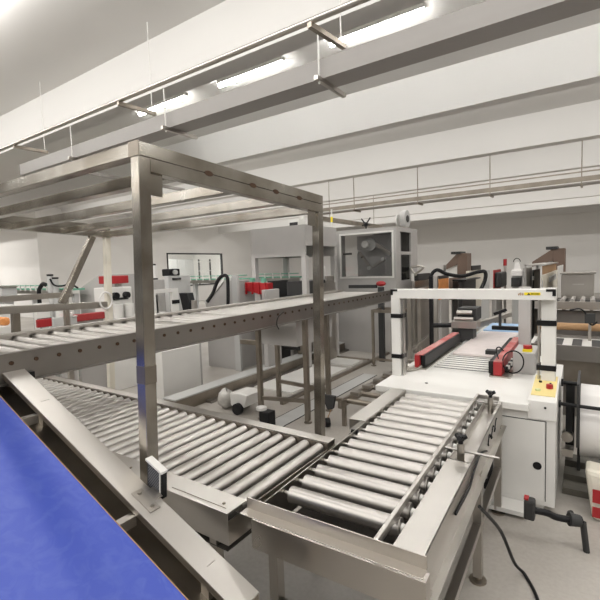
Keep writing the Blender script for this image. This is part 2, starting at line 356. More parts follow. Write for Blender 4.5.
ec.p('motor_cover', MB().box(-3.35, 3.95, .85, -2.75, 4.75, 1.175), GREY)
cbl = curve_pts([(-2.585, 3.5, 1.3), (-2.55, 3.36, 1.27), (-2.55, 3.33, 1.2), (-2.58, 3.4, 1.14)])
ec.p('cable', MB().tube(cbl, .006, 6), BLACK)
# low support tables beneath
def support(name, lab, x0, x1, y0, y1, z, bars=()):
    t = T(name, lab, 'stand', ((x0 + x1) / 2, (y0 + y1) / 2, 0))
    legs(t, [(x0, y0), (x1, y0), (x0, y1), (x1, y1)], z - .05, .04, DSTEEL)
    f = MB(); f.box(x0 - .02, y0 - .02, z - .05, x1 + .02, y0 + .02, z); f.box(x0 - .02, y1 - .02, z - .05, x1 + .02, y1 + .02, z); f.box(x0 - .02, y0 + .02, z - .05, x0 + .02, y1 - .02, z); f.box(x1 - .02, y0 + .02, z - .05, x1 + .02, y1 - .02, z)
    t.p('top_frame', f, DSTEEL)
    for b in bars: t.p('cross_bar', MB().bar(*b, .035), DSTEEL)
    return t
support('steel_stand', 'bare steel stand with thin legs between the far frame post and the white gate post', -3.11, -2.62, 6.78, 7.2, .98, [((-3.11, 6.78, .12), (-2.62, 6.78, .12))])

# (2) long low conveyor (rollers run away from the viewer)
c2 = T('long_roller_conveyor', 'long low roller conveyor with closely set steel rollers running left under the raised one', 'conveyor', (-3, 1.6, 0))
x0, x1 = -6.2, -1.195
m_ = MB(); m_.box(x0, 2.055, .64, x1, 2.06, .775); m_.box(x0, 1.985, .77, x1, 2.06, .775); m_.box(x0, 1.985, .64, x1, 2.06, .645)
c2.p('side_rail', m_, SHEET, bevel=.001)
m_ = MB(); m_.box(x0, 1.185, .64, x1, 1.19, .775); m_.box(x0, 1.19, .77, x1, 1.305, .775)
c2.p('side_cover', m_, SHEET, bevel=.001)
m_ = MB(); m_.box(-1.56, 1.21, .776, -1.225, 1.2125, .7775)
c2.p('fold_line', m_, DSTEEL)
for x in (-1.26, -1.9): m_ = MB(); bolt(m_, (x, 1.235, .775), (0, 0, 1), .007, .004); c2.p('bolt', m_, DSTEEL)
m_ = MB(); m_.box(x1 - .004, 1.19, .64, x1, 2.055, .74); c2.p('end_plate', m_, STEEL)
m_ = MB(); m_.box(x0, 2.045, .700, x1, 2.05, .765); c2.p('inner_strip', MB().box(x0, 1.978, .70, x1, 1.984, .768), DSTEEL)
i = 0; x = -1.245
while x > x0 + .06:
    c2.p('roller', MB().cyl((x, 1.30, .738), (x, 1.972, .738), .031, n=20).cyl((x, 1.2, .738), (x, 2.05, .738), .010, n=8), ROLL); x -= .0925
legs(c2, [(-1.3, 2.03), (-1.3, 1.22), (-2.9, 1.22), (-3.9, 2.03), (-3.9, 1.22), (-5.9, 2.03), (-5.9, 1.22)], .64, .04)
c2.p('gap_shade_plate', MB().box(x0, 1.2, .60, x1 - .02, 2.04, .605), GAP_SHADE)  # added dark sheet that paints shade into the gaps between rollers

# (3) infeed conveyor to the carton sealer, turned a little
YAW = math.radians(1.7)
c3 = T('infeed_roller_conveyor', 'short roller conveyor of thick steel rollers feeding the white gate machine', 'conveyor', (-1.12, 1.4, 0))
y0, y1 = 1.30, 3.17
m_ = MB(); m_.box(-1.172, y0, .62, -1.167, y1, .765); c3.p('side_rail', m_, STEEL)
c3.p('side_cover', MB().box(-1.285, 2.40, .765, -1.172, y1, .77).box(-1.285, 2.40, .70, -1.28, y1, .765), SHEET, bevel=.001)
for i in range(15):
    y = 1.495 + i * .1205
    if y > y1 - .03: break
    c3.p('roller', MB().cyl((-1.13, y, .738), (-.625, y, .738), .036, n=24).cyl((-1.165, y, .738), (-.62, y, .738), .010, n=8), ROLL)
# right guide bar, clamps
gb = MB(); gb.box(-.648, y0 - .02, .78, -.631, 3.16, .812); gb.box(-.631, 3.145, .78, -.50, 3.16, .81)
g = c3.p('guide_bar', gb, SHEET, bevel=.002)
for i in range(13):
    y = 1.495 + i * .1205; c3.p('roller_cap', MB().cyl((-.622, y, .738), (-.60, y, .738), .018, .014, 10), WHITE)
c3.p('gap_shade_sheet', MB().box(-1.16, 1.31, .60, -.605, y1 - .02, .605), GAP_SHADE)  # added sheet, coloured dark so the roller gaps look shaded
m_ = MB(); m_.box(-.60, y0, .762, -.485, 2.12, .768); m_.box(-.49, y0, .60, -.485, y1 + .02, .768)
m_.box(-.60, y0, .62, -.595, y1, .762); m_.box(-.60, 2.12, .715, -.49, y1, .72); m_.box(-.60, 2.11, .715, -.49, 2.12, .768); m_.box(-.505, 2.12, .762, -.485, y1 + .02, .768); m_.box(-.60, y1 - .01, .72, -.49, y1, .768)
m_.box(-.49, y0, .60, -.455, y1, .605)
c3.p('side_cover', m_, SHEET, bevel=.001)
for (x, y) in ((-.55, 2.18), (-.54, 3.04)):
    k_ = c3.p('clamp', MB().cyl((x, y, .715), (x, y, .83), .018, n=14), STEEL)
    kn = MB().cyl((x, y, .83), (x, y, .865), .012, n=10)
    for q in range(3):
        an = q * 2.094 + .5; kn.cyl((x, y, .855), (x + .03 * math.cos(an), y + .03 * math.sin(an), .867), .014, .012, 8)
    kn.cyl((x, y, .848), (x, y, .872), .018, n=10)
    c3.p('knob', kn, BLACK, parent=k_, label='black three-lobed clamp knob')
    c3.p('clamp_rod', MB().cyl((-.63, y + .01, .79), (-.37 if y < 2.5 else -.47, y - .0, .79), .007, n=10), ROLL, parent=k_)
# near end angle plate
m_ = MB(); m_.box(-1.17, 1.235, .795, -.45, 1.24, .84); m_.box(-1.17, 1.24, .793, -.45, 1.245, .80); m_.box(-1.17, 1.19, .793, -.45, 1.24, .797)
c3.p('end_plate', m_, STEEL, bevel=.001); c3.p('end_channel', MB().box(-1.165, 1.25, .62, -.46, 1.30, .74), STEEL)
legs(c3, [(-1.13, 1.36), (-.50, 1.36), (-.50, 2.35), (-1.13, 2.6), (-.5, 3.1)], .62, .045)
c3.p('cross_bar', MB().box(-1.13, 1.34, .3, -.5, 1.38, .34), STEEL); c3.p('cross_bar', MB().box(-.52, 1.38, .3, -.48, 3.1, .34), STEEL)
c3.p('side_cable', MB().tube(curve_pts([(-.48, 1.75, .70), (-.478, 2.0, .69), (-.478, 2.12, .72), (-.478, 2.3, .74), (-.478, 2.5, .68)]), .006, 6), BLACK)
c3.p('latch', MB().box(-1.20, 2.22, .70, -1.172, 2.30, .745).cyl((-1.2, 2.26, .75), (-1.16, 2.26, .75), .012, n=8), BLACK)
for k_, (ya_, za_) in enumerate(((2.62, .70), (2.74, .705), (2.86, .71))):
    c3.p('scribbled_mark', MB().tube([(-.483, ya_ + .035 * math.cos(q) * (1 + .4 * math.sin(2 * q + k_)), za_ + .03 * math.sin(q + .6 * k_)) for q in [i * math.pi / 7 for i in range(11)]], .004, 5), BLACK)
c3.p('floor_cable', MB().tube(curve_pts([(-.43, 2.0, .62), (-.38, 2.3, .35), (-.33, 2.45, .1), (-.28, 2.5, .012), (-.2, 2.3, .01), (-.15, 1.9, .01)]), .009, 8), BLACK)
c3.o.rotation_euler = (0, 0, YAW); c3.o.location.x += .035

# (4) incline belt conveyor at lower left
ic = T('incline_belt_conveyor', 'sloping conveyor with a scuffed blue belt and wide steel side rails', 'conveyor', (-2, .6, 0))
def zr(x): return 1.242 if x < -2.6 else 1.242 + (x + 2.6) * -.378
prof = [(-4.0, 1.242), (-2.6, 1.242), (-.95, zr(-.95))]
def strip(y0, y1, dz0, dz1):
    return MB().prism([(x, y0, z + dz1) for x, z in prof] + [(x, y0, z + dz0) for x, z in prof[::-1]], (0, y1 - y0, 0))
ic.p('side_rail', strip(.97, 1.08, -.006, 0), SHEET, bevel=.001)
ic.p('side_rail_web', strip(1.074, 1.08, -.13, -.006), STEEL)
ic.p('inner_web', strip(.97, .975, -.03, -.006), STEEL)
ic.p('inner_plate', strip(.90, 1.074, -.135, -.13), DSTEEL)
bt = strip(.25, .885, -.03, -.012)
ic.p('belt', bt, BELT)
ic.p('belt_edge', strip(.885, .888, -.032, -.010), CARD)
ic.p('slider_bed', strip(.26, .895, -.12, -.036), DSTEEL)
ic.p('side_rail', strip(.06, .17, -.006, 0), SHEET); ic.p('side_rail_web', strip(.06, .066, -.13, -.006), STEEL)
for x in (-2.25, -1.5, -3.0):
    ic.p('cross_strut', MB().box(x - .02, .17, zr(x) - .075, x + .02, .97, zr(x) - .035), SHEET)
ic.p('nose_block', MB().box(-2.60, 1.082, 1.19, -2.55, 1.11, 1.225), BLACK)
legs(ic, [(-3.6, .12), (-3.6, 1.03), (-2.3, .12), (-2.3, 1.03), (-1.15, .12), (-1.15, 1.03)], .55, .045)
for x in (-3.6, -2.3, -1.15):
    for y in (.12, 1.03): ic.p('leg_upper', MB().box(x - .02, y - .02, .55, x + .02, y + .02, zr(x) - .006), STEEL)
# photo sensor on bracket
sx = -1.45
se = T('reflector_sensor', 'small dark-framed sensor with a grid face and white top by the near post foot', 'sensor', (sx, 1.095, .83))
sl = -.378; P0 = Vector((-1.565, 1.10, .955)); P1 = Vector((-1.468, 1.10, .918)); dn = Vector((-.01, 0, -.12))
def sq(a0, a1, b0, b1, y0, y1):
    e = P1 - P0; return MB().prism([tuple(P0 + e * a0 + dn * b0 + Vector((0, y0, 0))), tuple(P0 + e * a1 + dn * b0 + Vector((0, y0, 0))), tuple(P0 + e * a1 + dn * b1 + Vector((0, y0, 0))), tuple(P0 + e * a0 + dn * b1 + Vector((0, y0, 0)))], (0, y1 - y0, 0))
se.p('housing', sq(0, 1, .05, 1, -.005, .02), BLACK, bevel=.002); se.p('grid_face', sq(.12, .84, .14, .93, -.008, -.004), GRID); se.p('edge_strip', sq(.85, .9, .1, .95, -.009, -.004), WHITE); se.p('cap', sq(-.02, 1.02, -.02, .06, -.012, .022), WHITE)
m_ = MB(); 
bk = [aty(136, 496, 1.03), aty(145, 490, 1.06), aty(160, 504, 1.06), aty(154, 511, 1.03)]
def onr(x, y): return Vector((x, y, zr(x) + .001))
m_.prism([onr(-1.55, 1.0), onr(-1.55, 1.05), onr(-1.43, 1.05), onr(-1.43, 1.0)], (0, 0, .004))
for x in (-1.53, -1.45): bolt(m_, onr(x, 1.025) + Vector((0, 0, .003)), (0, 0, 1), .009, .008)
m_.prism([onr(-1.53, 1.05), onr(-1.47, 1.05), onr(-1.47, 1.092), onr(-1.53, 1.092)], (0, 0, .004))
se.p('mounting_bracket', m_, STEEL, bevel=.001)

# ------------------------------------------------------------------ carton sealing machine (white gate machine)
cs = T('carton_sealer', 'white carton sealing machine with an upright gate frame and belt drives', 'machine', (-.8, 3.2, 0))
LX, RX, FY, BY, TZ = -1.45, -.34, 3.19, 4.9, .77
cs.p('table_top', MB().box(LX, FY, TZ - .05, RX, BY, TZ), WHITE, bevel=.006)
cs.p('cabinet', MB().box(LX + .02, FY + .06, .055, -.185, BY - .1, TZ - .05), WHITE, bevel=.004)
cs.p('plinth', MB().box(LX - .02, FY - .10, .025, -.34, FY + .06, .055).box(LX + .1, FY + .1, .0, -.25, BY - .2, .055), WHITE)
dr = cs.p('door', MB().box(-.64, FY + .052, .09, -.245, FY + .06, .645), WHITE, bevel=.002)
ho = MB().cyl((-.29, FY + .052, .335), (-.29, FY + .049, .335), .027, n=20); cs.p('hole_disc', ho, BLACK, parent=dr)  # black disc painted as the dark inside of a round hole
dg = MB(); dg.box(-.645, FY + .056, .648, -.24, FY + .0605, .652); dg.box(-.2425, FY + .056, .09, -.238, FY + .0605, .65); cs.p('door_gap', dg, DGREY)
# control box on the right front corner, sloped face
cx0, cx1, cy0, cy1 = -.352, -.18, FY + .16, FY + .62
cs.p('control_box', MB().prism([(cx0, FY + .05, .66), (cx0, FY + .05, .79), (cx0, FY + .12, .80), (cx0, cy1, .84), (cx0, cy1, .66)], (cx1 - cx0, 0, 0)), WHITE, bevel=.004)
def sl_(y, dz=0): return .80 + (y - FY - .12) * .08 + dz
def onp(u, v, dz=0): y = FY + .14 + v * .44; return Vector((cx0 + .012 + u * (cx1 - cx0 - .024), y, sl_(y, dz)))
pn = cs.p('button_panel', MB().prism([onp(0, 0, .001), onp(1, 0, .001), onp(1, 1, .001), onp(0, 1, .001)], (0, 0, .005)), YEL, label='pale yellow button panel')
def btn(u, v, r, h, mt, nm='button'):
    p = onp(u, v, .005); cs.p(nm, MB().cyl(p, p + Vector((0, 0, h)), r, n=14), mt, parent=pn)
btn(.28, .62, .011, .012, BLACK); btn(.74, .85, .02, .012, RED); btn(.72, .36, .022, .03, RED, 'emergency_stop'); btn(.26, .2, .018, .012, mat('pale_green', (.62, .66, .34), .5))
btn(.28, .9, .008, .005, BLACK); btn(.72, .6, .007, .006, BLACK)
cs.p('panel_screw', MB().cyl((-.245, FY + .044, .75), (-.245, FY + .04, .75), .008, n=10), DGREY)
# gate
gx0, gx1, gy = -1.442, -.205, 3.55
cs.p('gate_post', MB().box(gx0, gy, TZ, gx0 + .078, gy + .1, 1.45), WHITE, bevel=.003)
cs.p('gate_post', MB().box(gx1 - .095, gy + .1, TZ, gx1, gy + .2, 1.45), WHITE, bevel=.003)
cs.p('gate_beam', MB().box(gx0, gy, 1.45, gx1, gy + .12, 1.528), WHITE, bevel=.003)
cs.p('gate_beam_return', MB().box(gx1 - .105, gy + .12, 1.45, gx1, gy + .24, 1.528), WHITE)
cs.p('gate_strip', MB().box(gx0 + .09, gy + .03, TZ, gx0 + .098, gy + .08, 1.44), SHEET); cs.p('gate_strip', MB().box(gx1 - .12, gy + .12, TZ, gx1 - .107, gy + .2, 1.45), SHEET)
for z in (.945, 1.30):
    cs.p('band', MB().box(gx0 - .003, gy - .004, z - .02, gx0 + .098, gy + .1, z + .016), BLACK)
for z in (.93, 1.27):
    cs.p('band', MB().box(gx1 - .125, gy + .094, z - .02, gx1 + .003, gy + .2, z + .02), BLACK)
for x, s in ((gx0, 1), (gx1, -1)):
    m_ = MB(); m_.box(x - s * .002, gy - .004, 1.512, x + s * .06, gy, 1.53); m_.box(x - s * .002, gy - .004, 1.48, x + s * .02, gy, 1.512); cs.p('corner_cap', m_, BLACK)
lb = cs.p('warning_label', MB().box(-.405, gy - .003, 1.486, -.30, gy, 1.506), BYEL, label='yellow warning label')
m_ = MB(); m_.add([(-.385, gy - .0045, 1.488), (-.365, gy - .0045, 1.488), (-.375, gy - .0045, 1.504)], [(0, 1, 2)])
for i in range(7): m_.box(-.36 + i * .008, gy - .0045, 1.490, -.3555 + i * .008, gy - .0035, 1.502)
cs.p('label_print', m_, BLACK, parent=lb)
m_ = MB()
for i in range(5): m_.box(-.445 + i * .007, gy - .003, 1.484 + (i % 2) * .006, -.440 + i * .007, gy - .0005, 1.497 + (i % 3) * .004)
cs.p('emblem', m_, CARD)
# belt drives
def drive(x0, x1, ya_, yb__, side, top_):
    d = cs.p('belt_drive', MB().box(x0, ya_, TZ + .012, x1, yb__, TZ + .125), RED, bevel=.002)
    xs = x1 if side > 0 else x0
    cs.p('drive_belt', MB().box(xs, ya_ + .03, TZ + .014, xs + side * .045, yb__, TZ + .122), BLACK, parent=d, bevel=.01)
    cs.p('drive_lid', MB().box(x0 - .002, ya_ + .02, TZ + .125, x1 + .03 * side if side > 0 else x1, yb__, TZ + .131), top_, parent=d)
    cs.p('drive_base', MB().box(x0 - .03, ya_ - .02, TZ, x1 + .07, yb__, TZ + .012), STEEL, parent=d)
RED_SHEEN = mat('red_with_sheen', (.62, .27, .25), .22, noise=.45, nscale=5, col2=(.55, .08, .08))  # red with white reflections painted in as pink blotches
drive(-1.345, -1.30, 3.87, 5.3, 1, RED_SHEEN)
drive(-.665, -.60, 3.86, 5.2, -1, RED_SHEEN)
# bed rollers / slots between the drives, product film
m_ = MB()
for i in range(9): m_.box(-1.2, 4.0 + i * .09, TZ, -.72, 4.006 + i * .09, TZ + .004)
cs.p('bed_slot', m_, DGREY)
cs.p('rear_bed', MB().box(-1.25, BY, .66, -.66, 6.9, .77), LGREY)
legs(cs, [(-1.2, 6.6), (-.72, 6.6)], .66, .05)
cs.p('film_strip', MB().box(-1.18, 4.60, TZ + .001, -.72, 6.2, TZ + .03), PINK, bevel=.01, label='whitish film lying on the bed')
cs.p('blue_film', MB().box(-1.16, 6.2, TZ + .001, -.67, 6.9, TZ + .05), LBLUE, bevel=.01, label='pale blue film on the far bed')
# press head over left drive
hx, hy = -1.24, 5.45
hd = cs.p('press_head', MB().box(hx - .16, hy, .93, hx + .14, hy + .3, 1.02), SHEET, bevel=.004)
cs.p('head_motor', MB().box(hx - .1, hy + .08, 1.02, hx + .12, hy + .4, 1.17), DGREY, parent=hd)
cs.p('head_roller', MB().cyl((hx - .12, hy + .0, 1.05), (hx + .1, hy + .0, 1.05), .025), ROLL, parent=hd)
cs.p('head_roller', MB().cyl((hx - .1, hy + .05, 1.12), (hx + .08, hy + .05, 1.12), .03), ROLL, parent=hd)
cs.p('head_arm', MB().box(hx - .05, hy + .05, .78, hx + .09, hy + .25, .93), DGREY, parent=hd)
cs.p('head_handle', MB().cyl((hx - .38, hy + .02, .95), (hx - .16, hy + .02, .965), .03, n=12), BLACK, parent=hd)
cs.p('head_rail', MB().bar((hx + .14, hy + .1, .975), (hx + .34, hy + 1.3, .975), .06), SHEET, parent=hd)
# right column, gray motor box, e-stop
gb0 = [-.50, 4.15, .77, -.335, 4.5, 0]
gz = .955
gbx = cs.p('motor_box', MB().box(-.54, 4.05, TZ, -.37, 4.45, gz), GREY, bevel=.004)
cs.p('e_stop_base', MB().box(-.47, 4.1, gz, -.40, 4.2, gz + .02), BYEL, parent=gbx); cs.p('e_stop', MB().cyl((-.435, 4.15, gz + .02), (-.435, 4.15, gz + .05), .035), RED, parent=gbx)
cs.p('column', MB().box(-.60, 5.0, TZ, -.49, 5.12, 1.46), GREY, bevel=.003)
cs.p('cross_arm', MB().box(-.86, 5.0, 1.0, -.60, 5.06, 1.04), BLACK); cs.p('arm_post', MB().cyl((-.78, 5.02, 1.04), (-.78, 5.02, 1.18), .014, n=10), DGREY); cs.p('arm_knob', MB().bar((-.84, 5.0, 1.17), (-.72, 5.04, 1.22), .03), BLACK)
# coiled cable loop and striped comb on the right drive
cc = Vector((-.525, 3.95, .89)); ring = [cc + Vector((.085 * math.cos(q) * .9, .03 * math.cos(q), .095 * math.sin(q))) for q in [i * math.pi / 16 for i in range(32)]]
cs.p('cable_loop', MB().tube(ring, .006, 6, True), BLACK, label='black cable loop')
cs.p('cable', MB().tube(curve_pts([(-.60, 3.95, .98), (-.64, 4.0, 1.0), (-.67, 4.05, .96), (-.62, 3.93, .86)]), .006, 6), BLACK)
m_ = MB(); m_.bar((-.585, 4.0, .80), (-.50, 4.45, .93), .02, .05); cb = cs.p('comb', m_, BLACK)
m_ = MB()
for i in range(7): q = (i + .5) / 7; m_.box(-.585 + q * .085 - .012, 3.985 + q * .45, .80 + q * .13 + .0, -.585 + q * .085 + .02, 4.01 + q * .45, .80 + q * .13 + .03)
cs.p('comb_tooth', m_, WHITE, parent=cb)
cs.p('tape_head', MB().box(-.86, 4.62, .79, -.66, 4.72, .84).box(-.72, 4.5, .80, -.66, 4.7, .86), DGREY)
cs.p('front_fitting', MB().cyl((-1.36, 3.78, TZ), (-1.36, 3.78, TZ + .03), .03).tube(curve_pts([(-1.33, 3.66, TZ + .08), (-1.36, 3.7, TZ + .02), (-1.30, 3.8, TZ + .015), (-1.28, 3.86, TZ + .03)]), .012, 8), STEEL)
cs.p('table_screw', MB().cyl((-1.1, 3.42, TZ), (-1.1, 3.42, TZ + .004), .013, n=12), DGREY)
m_ = MB(); m_.cyl((-.72, FY - .03, .12), (-.72, FY - .03, .68), .0, n=4) if False else m_.box(-.60, FY + .0, .13, -.565, FY + .035, .60)
cs.p('side_leg', m_, DGREY)
cs.p('side_leg_foot', MB().box(-.62, FY - .02, .12, -.56, FY + .04, .17), BLACK)
cs.o.rotation_euler = (0, 0, YAW * .6)

# tape roll unit on the right side
tr = T('film_roll', 'big white roll on a black shaft at the right edge beside the white gate machine', 'roll', (.2, 3.6, 0))
R_ = at
cy = 3.85
tr.p('roll', MB().cyl((-.055, cy, .515), (.75, cy, .515), .27, n=64), FILM)
tr.p('shaft', MB().cyl((-.19, 3.56, .70), (.85, 3.56, .69), .013, n=12).cyl((-.19, 3.56, .70), (-.17, 3.56, .70), .028, n=14), BLACK)
tr.p('shaft', MB().cyl((-.19, cy + .12, .755), (-.06, cy + .12, .755), .016, n=12).cyl((-.19, cy + .12, .755), (-.175, cy + .12, .755), .03, n=14), BLACK)
tr.p('side_plate', MB().box(-.075, cy - .31, .40, -.06, cy + .14, .86), DGREY); tr.p('side_plate', MB().box(.78, cy - .31, 0, .80, cy + .14, .86), DGREY); tr.p('base', MB().box(-.075, cy + .05, 0, -.055, cy + .14, .40), DGREY)
tr.p('gear_unit', MB().box(-.16, cy + .2, .18, -.10, cy + .32, .72).box(-.15, cy + .0, .38, -.11, cy + .08, .6), DGREY)
tr.p('fitting', MB().cyl((-.14, cy - .02, .36), (-.14, cy + .06, .36), .04).box(-.17, cy - .06, .22, -.10, cy + .04, .28), STEEL)
# black hose and nozzle, lower right
hs = T('black_hose', 'black hose with a blocky red-tipped head low in front of the white cabinet', 'hose', (-.2, 2.95, 0))
p_ = lambda x, y, d: dp(x, y, d)
a1 = p_(535, 513, 2.6); a2 = p_(556, 517, 2.6); a3 = p_(572, 520, 2.58)
hs.p('head', MB().box(a1.x - .06, a1.y - .02, a1.z - .05, a1.x - .0, a1.y + .05, a1.z + .075), DGREY, bevel=.012)
hs.p('tip', MB().box(a1.x - .06, a1.y - .015, a1.z + .075, a1.x - .035, a1.y + .03, a1.z + .086), RED)
hs.p('tube', MB().tube(curve_pts([a1 + Vector((-.01, .01, .01)), p_(547, 513, 2.6), a2, a3, p_(583, 520, 2.56)]), .02, 10), BLACK)
hs.p('coupling', MB().cyl(p_(569, 519, 2.58), p_(580, 521, 2.57), .04, .034, 14).cyl(p_(570, 512, 2.6), p_(572, 516, 2.6), .018, n=10), DGREY)
hs.p('stem', MB().cyl(p_(583, 522, 2.56), Vector((p_(583, 522, 2.56).x + .02, p_(583, 522, 2.56).y, 0)), .018, n=10), DGREY)
# boards on the floor and white sack
for i, (z, ys_) in enumerate(((0, 3.62), (0, 3.80), (0, 4.0))):
    single('board', MB().box(-.16, ys_, .0, .9, ys_ + .15, .05 + .03 * i), WOODD, ['grey board on the floor under the white roll, nearest the viewer', 'grey board on the floor under the white roll, middle of three', 'grey board on the floor under the white roll, farthest of three'][i], 'board', 'boards on the floor at the right', bevel=.003)
sk = T('sack', 'white sack with a red printed mark standing at the lower right edge', 'sack', (.2, 3.3, 0))
q = at(592, 522, 0)
sk.p('body', MB().prism([(q.x - .0, 3.33, 0), (q.x + .5, 3.33, 0), (q.x + .46, 3.33, .30), (q.x - .045, 3.36, .33)], (0, .2, 0)), CREAM, bevel=.03)
sk.p('red_mark', MB().box(q.x + .0, 3.322, .13, q.x + .1, 3.328, .22).box(q.x + .0, 3.322, .03, q.x + .06, 3.328, .1), RED)

# ------------------------------------------------------------------ floor items in the middle
fd = T('floor_duct', 'low box-shaped duct along the floor beyond the raised conveyor', 'duct', (-4.3, 7, 0))
fd.p('body', MB().box(-4.43, 3.4, 0, -4.22, 10.5, .15), DSTEEL); fd.p('cover', MB().box(-4.45, 3.4, .15, -4.22, 10.5, .17), LGREY, bevel=.003); fd.p('foot_angle', MB().box(-4.22, 3.9, 0, -4.12, 10.5, .03), RAIL)
sd = T('white_cabinet', 'low plain white cabinet standing under the raised conveyor', 'cabinet', (-4.9, 3.95, 0))
sd.p('body', MB().box(-4.86, 3.58, .03, -4.66, 4.24, .70), WHITE, bevel=.004); sd.p('edge_panel', MB().box(-4.86, 4.24, .03, -4.66, 4.27, .69), GREY); sd.p('plinth', MB().box(-4.84, 3.6, 0, -4.68, 4.22, .03), DGREY)
single('floor_sheet', MB().box(-4.1, 4.75, 0, -3.42, 6.35, .02), WHITE, 'white sheet lying flat on the floor under the raised conveyor', 'sheet')
single('floor_sheet', MB().box(-3.95, 6.55, 0, -3.42, 7.0, .03), WHITE, 'small white sheet with a brown rim on the floor right of the frame post', 'sheet')
single('floor_rail', MB().box(-3.29, 4.3, 0, -3.24, 8.2, .045), DSTEEL, 'long dark steel bar lying along the floor beside the white sheets', 'bar')
single('floor_rail', MB().box(-3.95, 6.98, .03, -3.3, 7.02, .06), DSTEEL, 'short steel bar lying across the end of the small white sheet', 'bar')
single('floor_strip', MB().box(-3.02, 3.4, 0, -2.80, 6.2, .004), LGREY, 'pale metal strip let into the floor between two dark joints', 'floor strip')
m_ = MB(); m_.box(-3.03, 3.4, 0, -3.02, 6.2, .005); m_.box(-2.80, 3.4, 0, -2.788, 6.2, .005); struct('trim_11', m_, DGREY)
bx = T('white_cart', 'small white cart with black wheels on the floor left of the steel stand', 'cart', (-3.6, 3.85, 0))
bx.p('body', MB().prism([(-3.66, 3.78, .08), (-3.66, 3.78, .24), (-3.52, 3.78, .25), (-3.38, 3.78, .24), (-3.44, 3.78, .08)], (0, .3, 0)), WHITE, bevel=.01)
bx.p('wheel', MB().cyl((-3.51, 3.72, .07), (-3.51, 3.77, .07), .07, n=24), BLACK); bx.p('wheel', MB().cyl((-3.62, 3.95, .07), (-3.62, 4.06, .07), .07, n=24), BLACK)
pb = T('wrapped_parcel', 'crumpled parcel in clear plastic wrap on the floor beside the white cart', 'parcel', (-3.85, 3.8, 0))
m_ = MB(); m_.sphere((-3.81, 3.86, .12), .11, .11, .13, 12); random.seed(3)
for v in m_.v: v += Vector((random.uniform(-.02, .02), random.uniform(-.02, .02), random.uniform(-.02, .02))); v.z = max(v.z, 0)
pb.p('wrap', m_, PLASTIC)
bb = T('black_box', 'small black box with a white round lid on the floor below the raised conveyor', 'box', (-2.98, 3.62, 0))
bb.p('body', MB().box(-3.04, 3.58, 0, -2.90, 3.70, .17), BLACK, bevel=.008); bb.p('lid', MB().cyl((-3.05, 3.64, .17), (-3.05, 3.64, .20), .06, n=20), WHITE)
ca = T('caster', 'black caster with a thin rod lying on the floor right of the frame post', 'caster', (-2.37, 3.93, 0))
ca.p('wheel', MB().cyl((-2.39, 3.91, .05), (-2.35, 3.95, .05), .05, n=18), BLACK); ca.p('rod', MB().cyl((-2.37, 3.93, .08), (-2.36, 4.1, .26), .005, n=6), CARD)
# low roller conveyor
lc = T('low_roller_conveyor', 'knee-low dark roller conveyor on the floor left of the white gate machine', 'conveyor', (-1.9, 4.6, 0))
lc.p('side_rail', MB().box(-2.24, 3.95, .22, -2.20, 6.4, .30), DSTEEL); lc.p('side_rail', MB().box(-1.56, 3.95, .22, -1.52, 6.4, .30), DSTEEL)
for i in range(8): lc.p('roller', MB().cyl((-2.2, 4.1 + i * .3, .27), (-1.56, 4.1 + i * .3, .27), .03, n=14), DSTEEL)
for i in range(7): lc.p('bearing_block', MB().box(-2.22, 4.2 + i * .3, .30, -2.12, 4.3 + i * .3, .34), SHEET)
for y in (4.05, 6.3):
    for x in (-2.22, -1.54): lc.p('leg', MB().box(x - .02, y - .02, 0, x + .02, y + .02, .22), DSTEEL)
lc.p('funnel', MB().prism([(-2.42, 3.9, .36), (-2.25, 3.9, .36), (-2.28, 3.9, .22), (-2.34, 3.9, .2)], (0, .04, 0)), DGREY)
lc.p('funnel_arm', MB().box(-2.35, 3.94, .30, -2.2, 3.98, .33), DSTEEL)
# stainless legs seen through the gate
gs = T('tall_steel_rack', 'thin-legged steel rack seen between the left gate post and the red belt drive', 'rack', (-2.55, 7.6, 0))
for (x, y) in ((-2.5, 6.9), (-2.62, 7.75)): gs.p('leg', MB().box(x - .03, y - .03, 0, x + .03, y + .03, 1.25), STEEL)
gs.p('leg', MB().box(-2.73, 8.7, 0, -2.67, 8.76, 1.25), STEEL)
gs.p('top_rail', MB().bar((-2.49, 6.8, 1.26), (-2.7, 8.8, 1.26), .06), STEEL); gs.p('low_rail', MB().bar((-2.49, 6.9, .3), (-2.7, 8.75, .3), .04), STEEL)
po = at(433, 350, .3)
mp = T('mast_pair', 'tall black upright with a grey pipe beside it behind the left half of the gate', 'mast', (-2.0, 6.9, 0))
P = dp(432, 348, 6.9)
mp.p('black_upright', MB().box(P.x - .03, P.y - .03, 0, P.x + .03, P.y + .03, dp(432, 276, 6.9).z), BLACK)
mp.p('grey_pipe', MB().box(P.x + .04, P.y - .03, 0, P.x + .10, P.y + .03, dp(436, 276, 6.9).z), SHEET); mp.p('foot', MB().box(P.x - .1, P.y - .1, 0, P.x + .16, P.y + .1, .02), DSTEEL)
mp.p('hose', MB().tube(curve_pts([dp(431, 288, 6.9), dp(431, 276, 6.9), dp(437, 270, 6.9), dp(447, 274, 6.9), dp(462, 276, 6.9), dp(478, 272, 6.9), dp(485, 272, 6.9), dp(485, 280, 6.9), dp(480, 291, 6.9)]), .03, 8), BLACK, label='thick black hose arching sideways')

